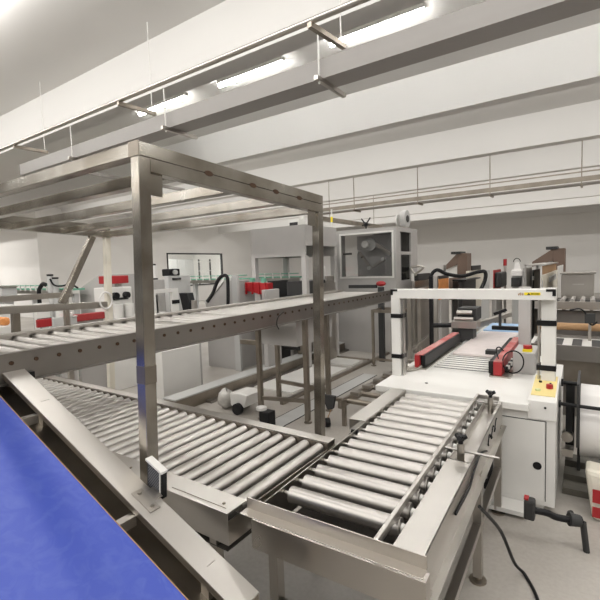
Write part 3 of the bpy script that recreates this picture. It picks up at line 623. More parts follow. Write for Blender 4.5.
# ------------------------------------------------------------------ grey cabinets behind the raised conveyor
def shell(t, nm, B, front, side, mt, th=.06):
    """open cabinet: top hood, corner legs. front/side = z where the panel ends"""
    x0, y0, z0, x1, y1, z1 = B; z0 = 0
    t.p('hood', MB().box(x0, y0, front, x1, y0 + .03, z1).box(x1 - .03, y0 + .03, side, x1, y1, z1).box(x0, y1 - .03, front, x1 - .03, y1, z1).box(x0, y0 + .03, front, x0 + .03, y1 - .03, z1).box(x0 + .03, y0 + .03, z1 - .03, x1 - .03, y1 - .03, z1), mt)
    for (x, y) in ((x0, y0), (x1 - .09, y0), (x0, y1 - .09), (x1 - .09, y1 - .09)):
        zt = min(front, side) if (x, y) != (x0, y0) else front
        t.p('corner_post', MB().box(x, y, 0, x + .09, y + .09, zt), mt)
B1 = cbox(253, 307, 338, 224, 300, 7.3)
c1 = T('grey_cabinet', 'tall grey open-sided machine hood left of the windowed cabinet', 'machine cabinet', (B1[3], B1[1], 0))
zf = aty(280, 257, B1[1]).z; zs = atx(322, 246, B1[3]).z
shell(c1, '', B1, zf, zs, GREY)
c1.p('side_panel', MB().box(B1[3] - .5, B1[1] + .12, .8, B1[3] - .05, B1[4] - .15, 1.5), DGREY)
c1.p('lower_panel', MB().box(B1[3] - .02, B1[1] + .5, 0, B1[3], B1[4] - .09, 1.45), STEEL)
zt = B1[5]
cb = T('junction_box', 'small white box with dark markings on top of the grey open hood', 'box', ((B1[0] + B1[3]) / 2, B1[1] + .3, zt))
q0 = aty(288, 223, B1[1] + .4).x; q1 = aty(299, 223, B1[1] + .4).x
cb.p('body', MB().box(q0, B1[1] + .4, zt, q1, B1[1] + .6, zt + .16), WHITE); cb.p('display', MB().box(q0 + .04, B1[1] + .39, zt + .04, q1 - .03, B1[1] + .4, zt + .1), DGREY)
single('support_mast', MB().box(q0 + .02, B1[1] + .75, zt, q0 + .1, B1[1] + .83, zt + .32), WHITE, 'thin pale mast on top of the grey hood, behind the small white box', 'mast')
B2 = cbox(338, 397, 418, 226, 300, 8.2)
zt2 = B2[5]
c2_ = T('windowed_cabinet', 'large grey machine cabinet with a wide framed window showing dark arms inside', 'machine cabinet', (B2[3], B2[1], 0))
x0, y0, _, x1, y1, z1 = B2
wx0 = aty(341, 240, y0).x; wx1 = aty(392, 240, y0).x; wz1_ = aty(366, 234, y0).z; wz0_ = aty(366, 276.5, y0).z
m_ = MB(); m_.box(x0, y0, wz1_, x1, y0 + .04, z1); m_.box(x0, y0, 0, x1, y0 + .04, wz0_); m_.box(x0, y0, wz0_, wx0, y0 + .04, wz1_); m_.box(wx1, y0, wz0_, x1, y0 + .04, wz1_)
c2_.p('front_panel', m_, GREY)
sy0 = atx(400.5, 250, x1).y; sy1 = atx(411, 250, x1).y; sz1 = atx(405, 232, x1).z; sz0 = atx(405, 280, x1).z
m_ = MB(); m_.box(x1 - .04, y0 + .04, sz1, x1, y1, z1); m_.box(x1 - .04, y0 + .04, 0, x1, y1, sz0); m_.box(x1 - .04, y0 + .04, sz0, x1, sy0, sz1); m_.box(x1 - .04, sy1, sz0, x1, y1, sz1); m_.box(x1 - .04, sy0, (sz0 + sz1) / 2 + .03, x1, sy1, (sz0 + sz1) / 2 + .09)
c2_.p('side_panel', m_, GREY)
c2_.p('roof', MB().box(x0, y0 + .04, z1 - .04, x1 - .04, y1, z1), GREY); c2_.p('rear_panel', MB().box((x0 + x1) / 2 - .35, y1 - .04, 0, x1 - .04, y1, z1 - .04), DGREY); c2_.p('side_panel', MB().box(x0, y0 + .04, 0, x0 + .04, y0 + .3, z1 - .04), GREY)
m_ = MB(); t = .035
m_.box(wx0 - t, y0 - .02, wz0_ - t, wx1 + t, y0, wz0_); m_.box(wx0 - t, y0 - .02, wz1_, wx1 + t, y0, wz1_ + t); m_.box(wx0 - t, y0 - .02, wz0_, wx0, y0, wz1_); m_.box(wx1, y0 - .02, wz0_, wx1 + t, y0, wz1_)
wf = c2_.p('window_frame', m_, WHITE); c2_.p('pane', MB().box(wx0, y0 + .01, wz0_, wx1, y0 + .014, wz1_), SMOKE, parent=wf)
c2_.p('side_pane', MB().box(x1 - .03, sy0, sz0, x1 - .026, sy1, sz1), SMOKE)
def ins(px, py): return aty(px, py, y0 + .35)
m_ = MB(); m_.bar(ins(359, 252), ins(371, 268), .05, .05); m_.bar(ins(371, 268), ins(385, 259), .05, .05); m_.bar(ins(376, 244), ins(391, 254), .07, .07)
c2_.p('reel_arm', m_, STEEL)
c2_.p('inner_plate', MB().box(ins(354, 250).x, y0 + .5, .8, x1 - .1, y0 + .53, z1 - .1), mat('mid_grey_plate', (.42, .41, .40), .5))
m_ = MB()
for a_ in ((359, 252), (371, 268), (385, 259)): m_.cyl(ins(*a_) - Vector((0, .05, 0)), ins(*a_) - Vector((0, .12, 0)), .035, n=12)
c2_.p('arm_roller', m_, WHITE)
c2_.p('reel', MB().cyl(ins(371, 244.5), ins(371, 244.5) - Vector((0, .06, 0)), .13, n=28), LGREY); c2_.p('reel_hub', MB().cyl(ins(367.5, 244.5) - Vector((0, .06, 0)), ins(367.5, 244.5) - Vector((0, .14, 0)), .07, n=20), WHITE)
c2_.p('shelf_bar', MB().box(x0 + .04, y0 + .2, ins(350, 255).z, ins(354, 250).x, y0 + .25, ins(350, 255).z + .04), DGREY)
# things on its top
q = aty(403, 226, y0 + .5); 
rl = T('tape_reel', 'round grey tape reel standing on the windowed cabinet roof', 'reel', (q.x, y0 + .7, z1))
rc = Vector((aty(405, 220, y0 + .7).x, y0 + .7, z1 + .19))
rl.p('reel', MB().cyl(rc - Vector((.05, 0, 0)), rc + Vector((.05, 0, 0)), .17, n=32), LGREY); rl.p('hub', MB().cyl(rc - Vector((.06, 0, 0)), rc + Vector((.062, 0, 0)), .07, n=24), DGREY)
rl.p('flange', MB().cyl(rc + Vector((-.16, 0, -.02)), rc + Vector((-.14, 0, -.02)), .12, n=28), WHITE); rl.p('stand', MB().box(rc.x - .2, y0 + .62, z1, rc.x + .06, y0 + .78, z1 + .03).box(rc.x - .01, y0 + .76, z1, rc.x + .01, y0 + .8, z1 + .2), STEEL)
q = aty(366, 227, y0 + .4)
sp_ = T('clamp_fixture', 'small black spidery clamp on the windowed cabinet roof left of the tape reel', 'clamp', (q.x, y0 + .4, z1))
m_ = MB().sphere((q.x, y0 + .4, z1 + .12), .05, n=10)
for dx, dz in ((-.1, .14), (.1, .15), (-.09, -.02), (.08, -.02), (0, -.12)): m_.bar((q.x, y0 + .4, z1 + .12), (q.x + dx, y0 + .4, z1 + .12 + dz * .9), .022)
sp_.p('body', m_, BLACK)
q = aty(334, 229, B1[4] + .1)
ym = T('marker_pole', 'thin pole with a yellow middle standing on the grey hood roof', 'pole', (q.x, B1[4] - .1, zt))
q = Vector((aty(334, 229, B1[4] - .1).x, B1[4] - .1, zt))
q.x = min(q.x, B1[3] - .03)
ym.p('pole', MB().cyl(q, q + Vector((0, 0, .1)), .018, n=8), WHITE); ym.p('sleeve', MB().cyl(q + Vector((0, 0, .1)), q + Vector((0, 0, .2)), .022, n=8), BYEL); ym.p('tip', MB().cyl(q + Vector((0, 0, .2)), q + Vector((0, 0, .34)), .016, n=8), WHITE)

# ------------------------------------------------------------------ green belt lines
def belt_line(lab, x0, x1, y, z, bottles=0):
    t = T('green_belt_conveyor', lab, 'conveyor', ((x0 + x1) / 2, y, 0))
    t.p('belt', MB().box(x0, y - .12, z - .03, x1, y + .12, z), GREEN); t.p('side_rail', MB().box(x0, y - .14, z - .09, x1, y - .12, z - .02), STEEL)
    t.p('guide_rail', MB().cyl((x0, y - .15, z + .06), (x1, y - .15, z + .06), .01, n=6), GREEN)
    n = max(2, int((x1 - x0) / 1.3))
    for i in range(n + 1):
        x = x0 + .1 + (x1 - x0 - .2) * i / n; t.p('leg', MB().box(x - .04, y - .04, 0, x + .04, y + .04, z - .09), LGREY)
    m_ = MB()
    for i in range(int((x1 - x0) / .2)): m_.box(x0 + .1 + i * .2, y - .16, z - .04, x0 + .12 + i * .2, y - .14, z + .08)
    t.p('rail_clip', m_, WHITE)
    return t
q = dp(192, 279, 9.6); q2 = aty(252, 277, q.y); belt_line('green topped overhead belt line passing in front of the wall window', q.x, q2.x, q.y, q.z)
q = dp(258, 277, 9.0); q2 = aty(303, 277, q.y); belt_line('green topped belt line seen through the open grey hood', q.x, q2.x, q.y + .0, q.z)
q = dp(0, 297, 9.0); q2 = aty(78, 290, q.y); belt_line('green topped belt line at the far left behind the stainless rail', q.x, q2.x, q.y, 1.52)

# ------------------------------------------------------------------ background machines, left part
def mbox(name, lab, cat, B, mt, floor=True, parts=(), group=None, bevel=.01):
    x0, y0, z0, x1, y1, z1 = B
    zb_ = z0
    if floor: z0 = 0
    t = T(name, lab, cat, ((x0 + x1) / 2, (y0 + y1) / 2, z0), group)
    if floor and mt in (RED, DRED, ORANGE, BLUEP, BROWN, LGREY): t.p('base', MB().box(x0 + .05, y0 + .05, 0, x1 - .05, y1 - .05, zb_), GREY); z0 = zb_
    t.p('body', MB().box(x0, y0, z0, x1, y1, z1), mt, bevel=bevel)
    return t, (x0, y0, z0, x1, y1, z1)
def face(t, nm, B, u0, u1, v0, v1, mt, side='y', th=.02):
    """thin fitting on the -Y ('y') or +X ('x') face; u,v in 0..1"""
    x0, y0, z0, x1, y1, z1 = B; a0 = z0 + v0 * (z1 - z0); a1 = z0 + v1 * (z1 - z0)
    if side == 'y': m_ = MB().box(x0 + u0 * (x1 - x0), y0 - th, a0, x0 + u1 * (x1 - x0), y0, a1)
    else: m_ = MB().box(x1, y0 + u0 * (y1 - y0), a0, x1 + th, y0 + u1 * (y1 - y0), a1)
    return t.p(nm, m_, mt)
# white machine 1 (109..133, 288..315) + red block
t, B = mbox('white_machine', 'white machine body with black knobs, left of the near post', 'machine', cbox(96, 110, 134, 288, 325, 6.3), WHITE)
face(t, 'slot', B, .1, .8, .88, .9, DGREY, 'x'); face(t, 'red_strip', B, -.02, 1.02, .5, .62, DRED, 'x', .03)
for u in (.25, .7):
    y = B[1] + u * (B[4] - B[1]); t.p('knob', MB().cyl((B[3] + .005, y, B[5] - .12), (B[3] + .07, y, B[5] - .12), .05, n=12), BLACK); t.p('white_canister', MB().cyl((B[3] + .08, y, B[5] - .6), (B[3] + .08, y, B[5] - .25), .07, n=12), WHITE)
R0 = cbox(108, 110, 129, 276, 284, 6.5)
t2 = T('red_cover_block', 'flat dark red machine cover above the white body, left of the near post', 'cover', (R0[3], R0[1], B[5])); t2.p('cover', MB().box(R0[3] - .3, R0[1], R0[2], R0[3], R0[4], R0[5]), RED, bevel=.01)
t2.p('leg', MB().box(R0[3] - .2, R0[1] + .05, B[5], R0[3] - .12, R0[1] + .12, R0[2]), STEEL); t2.p('leg', MB().box(R0[3] - .2, R0[4] - .12, B[5], R0[3] - .12, R0[4] - .05, R0[2]), STEEL)
# grey ramp (80..104)
q = dp(104, 296, 7.2); xa = aty(80, 296, q.y).x; zt_ = aty(102, 275, q.y).z
rp = single('grey_chute', MB().prism([(xa, q.y, 0), (q.x, q.y, 0), (q.x, q.y, zt_), (q.x - .12, q.y, zt_), (xa, q.y, q.z + .12)], (0, .6, 0)), GREY, 'grey sloping chute hood behind the diagonal brace', 'chute')
# white panels with handles (37..51),(60..75) and red/grey boxes
for (a0, c, a1, lab) in ((34, 37, 51, 'white panelled machine box under the low steel rail, left of two'), (56, 60, 75, 'white panelled machine box with a black slot handle, under the low steel rail')):
    t, B = mbox('white_machine_box', lab, 'machine', cbox(a0, c, a1, 304, 318, 6.8), WHITE); face(t, 'handle', B, .35, .7, .92, .96, BLACK, 'x', .02); face(t, 'base_strip', B, 0, 1, .78, .82, DGREY, 'x', .02)
t, B = mbox('red_box', 'dark red block standing left of the flat grey box behind the raised conveyor', 'box', cbox(36, 38, 53, 320, 328, 5.6), RED)
t, B = mbox('flat_grey_box', 'light grey flat box with pink goods on it beside the dark red block', 'box', cbox(52, 54, 78, 318, 328, 5.3), LGREY); face(t, 'tag', B, .8, .98, .9, .97, WHITE, 'x'); t.p('goods', MB().box(B[0], B[1] + .1, B[5], B[3], B[4] - .05, B[5] + .04), PINK)
t, B = mbox('white_machine', 'white machine front behind the orange goods at the left edge', 'machine', cbox(-20, 0, 17, 306, 325, 6.5), WHITE)
t, B = mbox('goods_tray', 'tray of orange goods at the left edge behind the raised conveyor', 'tray', cbox(-14, 0, 16, 327, 336, 4.6), WHITE)
t.p('orange_goods', MB().box(B[0], B[1] + .05, B[5], B[3] - .04, B[4] - .02, B[5] + .09), ORANGE, bevel=.03)
t, B = mbox('grey_machine_box', 'low grey machine box at the far left edge behind the steel rail', 'machine', cbox(-20, 2, 18, 288, 300, 7.6), LGREY); t.p('rail', MB().box(B[0], B[1], B[5], B[3] + .03, B[4], B[5] + .03), STEEL)
t, B = mbox('dark_red_base', 'long dark red machine base strip left of the near post', 'machine base', cbox(72, 76, 134, 315, 322, 6.0), DRED)
# hook and twin columns
single('side_guard_rail', MB().box(-4.95, -.3, 1.50, -4.90, 2.6, 1.56).box(-4.95, 2.5, 0, -4.90, 2.55, 1.5).box(-4.95, -.2, 0, -4.90, -.15, 1.5), STEEL, 'second thin steel rail just behind the low rail of the stainless frame', 'rail')
q = dp(39, 294, 7.4)
hk = T('black_hook_arm', 'black curved lamp-like arm behind the low steel rail', 'arm', (q.x, q.y, 0)); hk.p('arm', MB().tube(curve_pts([(q.x, q.y, 0), (q.x, q.y, 1), q, dp(40, 288, 7.4), dp(43, 284, 7.4), dp(46, 285, 7.4)]), .035, 8), BLACK)
q = dp(52, 294, 7.2)
tw = T('twin_cylinder', 'pair of upright grey pneumatic cylinders with a black cable', 'cylinder', (q.x, q.y, 0))
for px, pt in ((51.5, 276), (56.5, 279)): s_ = dp(px, 296, 7.2); e_ = aty(px, pt, s_.y); tw.p('cylinder', MB().cyl((s_.x, s_.y, 0), (s_.x, s_.y, e_.z), .045, n=12), LGREY); tw.p('cap', MB().cyl((s_.x, s_.y, e_.z), (s_.x, s_.y, e_.z + .03), .05, n=12), BLACK)
tw.p('cable', MB().tube(curve_pts([dp(50, 279, 7.1), dp(54, 285, 7.1), dp(62, 286, 7.1), dp(70, 284, 7.1), dp(78, 288, 7.1)]), .015, 6), BLACK)
# white gate machine 2 (152..180)
B = cbox(150, 152, 180, 290, 322, 6.6); x0, y0, z0, x1, y1, z1 = B
g2 = T('small_gate_machine', 'smaller white gate-framed machine just right of the near post', 'machine', (x1, y0, 0))
g2.p('body', MB().box(x1 - .6, y0, 0, x1, y1, z1 - .40), WHITE, bevel=.01)
g2.p('gate_beam', MB().box(x1 - .06, y0, z1 - .06, x1, y1, z1), WHITE); g2.p('gate_post', MB().box(x1 - .06, y0, z1 - .4, x1, y0 + .1, z1 - .06), WHITE); g2.p('gate_post', MB().box(x1 - .06, y1 - .12, z1 - .4, x1, y1, z1 - .06), WHITE)
g2.p('inner_column', MB().box(x1 - .4, (y0 + y1) / 2 - .1, z1 - .4, x1 - .3, (y0 + y1) / 2 + .1, z1 - .08), GREY); g2.p('inner_column', MB().box(x1 - .4, y0 + .2, z1 - .4, x1 - .3, y0 + .36, z1 - .1), LGREY); g2.p('band', MB().box(x1, y1 - .14, z1 - .25, x1 + .01, y1 + .01, z1 - .19), BLACK)
t, B = mbox('control_cabinet', 'pale grey control box with a dark screen beside the smaller gate machine', 'control box', cbox(166, 170, 190, 276, 312, 7.3), LGREY); face(t, 'screen', B, .2, .6, .88, .94, DGREY, 'x'); 
tb = B
q = dp(174, 276, 7.5)
cm = T('black_camera', 'black boxy camera on the pale grey control box', 'camera', (tb[3] - .1, tb[1] + .15, tb[5])); cm.p('body', MB().box(tb[3] - .22, tb[1] + .05, tb[5], tb[3] - .02, tb[1] + .28, tb[5] + .12), BLACK, bevel=.015); cm.p('lens', MB().cyl((tb[3] - .02, tb[1] + .16, tb[5] + .06), (tb[3] + .02, tb[1] + .16, tb[5] + .06), .04), LGREY)
t, B = mbox('grey_column_box', 'tall light grey column in front of the wall window', 'column', cbox(183, 186, 192, 275, 312, 8.0), LGREY)
q = dp(157, 277, 8.0)
t, B = mbox('grey_bench', 'grey machine bench between the near post and the control box', 'machine', cbox(146, 150, 168, 280, 300, 8.3), GREY); q = Vector((aty(158, 280, B[1] + .2).x, B[1] + .2, B[5])); q.x = min(q.x, B[3] - .1)
q = Vector((B[3] - .12, (B[1] + B[4]) / 2, B[5]))
bt_ = T('clear_canister', 'clear upright canister with black ends on the grey machine bench', 'canister', q); bt_.p('body', MB().cyl(q + Vector((0, 0, .03)), q + Vector((0, 0, .28)), .07, n=16), FILM); bt_.p('cap', MB().cyl(q + Vector((0, 0, .28)), q + Vector((0, 0, .31)), .05, n=16), BLACK); bt_.p('base', MB().cyl(q, q + Vector((0, 0, .03)), .075, n=16), BLACK)
# black slanted device (182..190, 293..312)
q = dp(187, 311, 6.3)
bd = T('black_slanted_device', 'black slanted device standing right of the smaller gate machine', 'device', (q.x, q.y, 0))
bd.p('body', MB().prism([(q.x - .08, q.y, q.z - .05), (q.x + .1, q.y, q.z - .05), (q.x + .02, q.y, dp(184, 293, 6.3).z), (q.x - .16, q.y, dp(184, 293, 6.3).z)], (0, .12, 0)), BLACK, bevel=.01)
bd.p('stand', MB().box(q.x - .05, q.y + .02, 0, q.x + .05, q.y + .1, q.z - .05), DGREY); bd.p('bottle', MB().cyl((q.x + .16, q.y, q.z - .05), (q.x + .16, q.y, q.z + .16), .04, n=10), SHEET); bd.p('shelf', MB().box(q.x - .2, q.y - .06, q.z - .08, q.x + .25, q.y + .2, q.z - .05), STEEL)
# slanted grey body with white edge (205..235)
q = dp(236, 305, 7.4); xa = aty(206, 305, q.y).x
t = T('sloped_grey_hood', 'grey sloping machine hood with a white front edge, right of the window', 'machine', (q.x, q.y, 0))
zt_ = aty(232, 281, q.y).z
t.p('hood', MB().prism([(xa, q.y, 0), (q.x, q.y, 0), (q.x, q.y, zt_), (q.x - .25, q.y, zt_), (xa, q.y, q.z)], (0, .7, 0)), GREY); t.p('white_edge', MB().bar((xa, q.y - .02, q.z + .02), (q.x - .25, q.y - .02, zt_ + .02), .03, .05), WHITE)
t.p('upright', MB().box(q.x - .02, q.y - .06, 0, q.x + .10, q.y - .005, aty(232, 275, q.y).z), LGREY)
t.p('hose', MB().tube(curve_pts([dp(207, 302, 7.2), dp(213, 293, 7.2), dp(217, 282, 7.2), dp(222, 276, 7.2), dp(227, 277, 7.2), dp(228, 290, 7.2), dp(228, 305, 7.2)]), .03, 8), BLACK, label='black hose loop')
# red ribbed unit (245..268, 281..295)
q = dp(268, 296, 7.3); xa = aty(245, 290, q.y).x; z1_ = aty(256, 282, q.y).z; z0_ = aty(256, 293, q.y).z
t = T('red_ribbed_unit', 'bright red ribbed drive unit left of the open grey hood', 'drive unit', ((xa + q.x) / 2, q.y, 0))
t.p('body', MB().prism([(xa, q.y, z0_ + .04), (q.x, q.y, z0_ - .05), (q.x, q.y, z1_ - .02), (xa, q.y, z1_)], (0, .15, 0)), RED, bevel=.01)
for i in range(4): x = xa + .04 + (q.x - xa - .08) * i / 3; t.p('rib', MB().box(x - .012, q.y - .03, z0_ - .02, x + .012, q.y, z1_ - .01), RED)
t.p('stand', MB().box((xa + q.x) / 2 - .06, q.y + .03, 0, (xa + q.x) / 2 + .06, q.y + .12, z0_), GREY); t.p('top_fitting', MB().box(xa + .1, q.y + .02, z1_, xa + .16, q.y + .1, z1_ + .07).box(q.x - .16, q.y + .02, z1_ - .02, q.x - .1, q.y + .1, z1_ + .06), GREEN)
t, B = mbox('grey_gearbox', 'dark grey gearbox block below the red ribbed unit', 'gearbox', cbox(262, 266, 280, 290, 306, 6.8), GREY)
t, B = mbox('black_motor_block', 'black motor block right of the red ribbed unit', 'motor', cbox(268, 272, 289, 281, 300, 8.0), DGREY)
t, B = mbox('blue_machine_part', 'blue and black machine part showing under the grey hood', 'machine part', cbox(288, 291, 300, 283, 300, 7.9), BLUEP); face(t, 'black_cover', B, 0, 1, .86, .93, BLACK, 'x'); 
t, B = mbox('white_pump_bottle', 'small white bottle-like canister inside the grey hood', 'canister', cbox(322, 323, 326, 266, 290, 8.0), WHITE, bevel=.02)
t, B = mbox('stainless_cabinet', 'small stainless cabinet inside the grey hood, right of the white canister', 'cabinet', cbox(325, 327, 337, 276, 300, 7.9), STEEL)
# red machine piece under windowed cabinet
q = dp(388, 287, 7.6); xa = aty(374, 285, q.y).x
t = T('red_machine_part', 'pinkish red machine part just below the cabinet window', 'machine part', (q.x, q.y, 0)); t.p('body', MB().sphere(((xa + q.x) / 2, q.y, q.z + .06), (q.x - xa) / 2 * .7, .08, .05, 12), RED); t.p('stand', MB().box((xa + q.x) / 2 - .05, q.y - .03, 0, (xa + q.x) / 2 + .05, q.y + .03, q.z), DGREY)
t.p('arm', MB().box(xa - .5, q.y - .03, q.z - .02, xa + .05, q.y + .03, q.z + .04), DGREY)
# machinery underneath / behind the elevated conveyor
t = T('grey_press_base', 'grey machine base with a thick foot column behind the raised conveyor', 'machine', (-5.0, 5.3, 0))
q = at(238, 365, 0)
t.p('column', MB().box(q.x - .22, q.y, 0, q.x, q.y + .3, .95), GREY); t.p('deck', MB().box(q.x - 1.0, q.y + .05, .55, q.x + .05, q.y + 1.2, .8), GREY); t.p('rear_foot', MB().box(q.x - 1.0, q.y + 1.0, 0, q.x - .85, q.y + 1.2, .55), GREY)
for i, (px, py, lab) in enumerate(((249, 350, 'dark geared motor on a caster frame behind the steel stand, leftmost of three'), (300, 345, 'dark motor hanging by the rear of the raised conveyor leg'), (345, 325, 'dark motor beyond the floor duct, right of the far post'))):
    q = at(px, py + 10, 0) if i == 0 else at(px, py + 18, 0)
    t = T('geared_motor', lab, 'motor', (q.x, q.y, 0)); t.p('motor', MB().cyl((q.x - .28, q.y, .32), (q.x + .12, q.y, .32), .09, n=18), DGREY); t.p('gearbox', MB().box(q.x + .08, q.y - .09, .22, q.x + .24, q.y + .09, .42), DSTEEL)
    t.p('stand', MB().box(q.x - .02, q.y - .03, .08, q.x + .04, q.y + .03, .25), DSTEEL); t.p('caster', MB().cyl((q.x + .01, q.y - .03, .05), (q.x + .01, q.y + .03, .05), .05, n=16), DSTEEL)
# machine table behind (322..390, 305..330)
t = T('steel_worktable', 'low steel machine frame between the grey cabinets and the floor duct', 'machine', (-5.2, 9, 0))
t.p('deck', MB().box(-6.3, 7.2, .55, -5.0, 10.2, .62), RAIL); t.p('deck', MB().box(-6.1, 7.5, .8, -5.2, 9.9, .85), SHEET)
for x in (-6.2, -5.1):
    for y in (7.3, 8.7, 10.1): t.p('leg', MB().box(x - .03, y - .03, 0, x + .03, y + .03, .55), STEEL)
for y in (7.8, 9.5): t.p('upright', MB().box(-5.7, y, .62, -5.64, y + .06, .8), DSTEEL)

# ------------------------------------------------------------------ background machines, right part
def chute(px0, px1, pyt, d, lab, tipx, tipy):
    q = dp(px1, pyt, d); xa = aty(px0, pyt, q.y).x; tip = aty(tipx, tipy, q.y)
    t = T('brown_chute_tower', lab, 'chute', (q.x, q.y, 0))
    t.p('tower', MB().box(xa, q.y, 0, q.x, q.y + .5, q.z), BROWN, bevel=.01)
    t.p('chute', MB().prism([(xa, q.y, q.z), tuple(tip), (tip.x, q.y, tip.z - .12), (xa, q.y, q.z - .3)], (0, .5, 0)), BROWN)
    t.p('cap', MB().box(xa - .15, q.y - .04, q.z - .02, xa + .1, q.y + .54, q.z + .05), DGREY)
    t.p('white_panel', MB().box(xa - .35, q.y + .05, q.z - 1.0, xa, q.y + .4, q.z - .32), WHITE)
    t.p('strut', MB().box(xa - .38, q.y + .05, 0, xa - .32, q.y + .11, q.z - .3), STEEL)
    return t
chute(457, 467, 253, 11.5, 'brown slatted chute tower with a sloping arm, above the left half of the gate', 446, 265)
chute(553, 565, 248, 10.5, 'brown slatted chute tower with a sloping arm, near the right end of the gate', 532, 262)
t, B = mbox('black_monitor_box', 'small black box raised on a cream cabinet behind the gate', 'monitor', cbox(471, 472, 481, 265, 270, 9.6), BLACK, floor=False); bb_ = B
t, B = mbox('cream_cabinet', 'cream machine cabinet behind the gate below the small black box', 'cabinet', cbox(466, 468, 484, 271, 300, 9.4), CREAM)
for ob in bpy.data.objects:
    if ob.name == 'black_monitor_box': ob.location.z += B[5] - bb_[2]; 
t, B = mbox('dark_machine_block', 'dark machine block with tools behind the middle of the gate', 'machine', cbox(458, 462, 476, 281, 300, 8.9), DGREY); t.p('ledge', MB().box(B[0] - .1, B[1] - .05, B[5], B[3] + .1, B[4], B[5] + .03), BLACK)
t, B = mbox('brown_machine_block', 'brown machine block right of the orange goods behind the gate', 'machine', cbox(449, 453, 462, 278, 300, 9.2), BROWN)
t, B = mbox('orange_goods_stack', 'orange and brown goods stack behind the gate, right of the grey pipe', 'goods', cbox(438, 440, 449, 279, 300, 8.4), ORANGE); t.p('dark_top', MB().box(B[0], B[1], B[5], B[3], B[4], B[5] + .06), DGREY); bt2 = B
t, B = mbox('steel_machine_bench', 'steel machine bench just right of the windowed cabinet', 'machine', cbox(412, 415, 430, 281, 305, 8.3), STEEL); t.p('upper_box', MB().box(B[0] + .1, B[1] + .1, B[5], B[3] - .08, B[4] - .1, B[5] + .13), DGREY); t.p('white_bottle', MB().cyl((B[3] - .06, B[1] + .06, B[5]), (B[3] - .06, B[1] + .06, B[5] + .14), .03, n=10), WHITE)
t.p('curved_pipe', MB().tube(curve_pts([(B[0], B[1] + .1, B[5] + .1), (B[0] + .2, B[1] + .1, B[5] + .26), (B[3] - .1, B[1] + .1, B[5] + .26), (B[3], B[1] + .1, B[5] + .1)]), .02, 8), STEEL)
t, B = mbox('red_drum', 'dark red rounded unit with a black side behind the gate', 'drum', cbox(493, 494, 501, 270, 300, 8.4), DRED, bevel=.05); t.p('black_side', MB().box(B[3] + .002, B[1] + .05, B[5] - .35, B[3] + .12, B[4] - .05, B[5] - .05), DGREY, bevel=.03)
t.p('glass_panel', MB().prism([(B[0] - .3, B[1] - .1, 0), (B[0] - .05, B[1] - .1, 0), (B[0] - .05, B[1] - .1, B[5]), (B[0] - .12, B[1] - .1, B[5])], (0, .03, 0)), LGREY)
q = dp(505, 290, 9.1); 
t = T('signal_lamp', 'slim red-topped signal lamp on a pole left of the white hood', 'signal lamp', (q.x, q.y, 0)); zt_ = aty(505, 259, q.y).z; t.p('pole', MB().cyl((q.x, q.y, 0), (q.x, q.y, zt_ - .14), .025, n=10), SHEET); t.p('red_light', MB().cyl((q.x, q.y, zt_ - .14), (q.x, q.y, zt_), .035, n=12), RED)
q = dp(516, 292, 8.2); x0_ = aty(510, 280, q.y).x; x1_ = aty(523, 280, q.y).x; zb = aty(516, 276, q.y).z; zm = aty(516, 270, q.y).z; zt_ = aty(516, 262, q.y).z
t = T('white_hopper', 'white bell-shaped hopper with a wire handle behind the gate', 'hopper', (q.x, q.y, 0)); t.p('skirt', MB().prism([(x0_, q.y, zb), (x1_, q.y, zb), (x1_ - .02, q.y, zm), (x0_ + .02, q.y, zm)], (0, .25, 0)), FILM, bevel=.01); t.p('neck', MB().prism([(x0_ + .06, q.y + .05, zm), (x1_ - .05, q.y + .05, zm), (x1_ - .08, q.y + .05, zt_), (x0_ + .08, q.y + .05, zt_)], (0, .14, 0)), FILM)
t.p('handle', MB().tube([(q.x + .06 * math.cos(a_), q.y + .1, zt_ + .07 * math.sin(a_)) for a_ in [i * math.pi / 8 for i in range(9)]], .008, 6), DGREY); t.p('stand', MB().box(x0_ + .03, q.y + .05, 0, x1_ - .03, q.y + .2, zb), LGREY); t.p('dark_valve', MB().box(q.x - .08, q.y - .03, zb - .2, q.x + .08, q.y + .05, zb - .03), DGREY)
t, B = mbox('blue_grey_cabinet', 'slim blue-grey cabinet between the white hopper and the cream printer cabinet', 'cabinet', cbox(523, 525, 532, 268, 300, 8.0), GREY)
t, B = mbox('dark_valve_stack', 'dark stack of valves between the blue-grey and cream cabinets', 'valve', cbox(532, 534, 540, 270, 300, 8.6), DGREY); t.p('white_bits', MB().box(B[0], B[1] - .02, B[5] - .2, B[3], B[1], B[5] - .12), WHITE)
t, B = mbox('cream_printer_cabinet', 'cream cabinet with a small grey vent, carrying a cardboard box', 'cabinet', cbox(541, 543, 557, 275, 320, 7.2), CREAM); face(t, 'vent', B, .3, .8, .88, .95, LGREY, 'x'); cbB = B
x0, y0, z0, x1, y1, z1 = B
face(t, 'vent', B, .3, .8, .86, .94, LGREY, 'y')
single('cardboard_box', MB().box(x0 + .01, y0 + .02, z1, x1 - .02, y1 - .15, z1 + .15), CARD, 'open brown cardboard box on the cream cabinet', 'box', bevel=.004)
single('wire_shelf', MB().box(x0 - .25, y0 - .03, z1 + .16, x1 + .02, y1 - .1, z1 + .18).box(x0 - .25, y0 - .03, 0, x0 - .22, y0, z1 + .18), SHEET, 'thin steel shelf just above the cardboard box', 'shelf')
t, B = mbox('white_printer', 'white device with black spots right of the cardboard box', 'device', cbox(557, 558, 563, 266, 300, 7.6), WHITE)
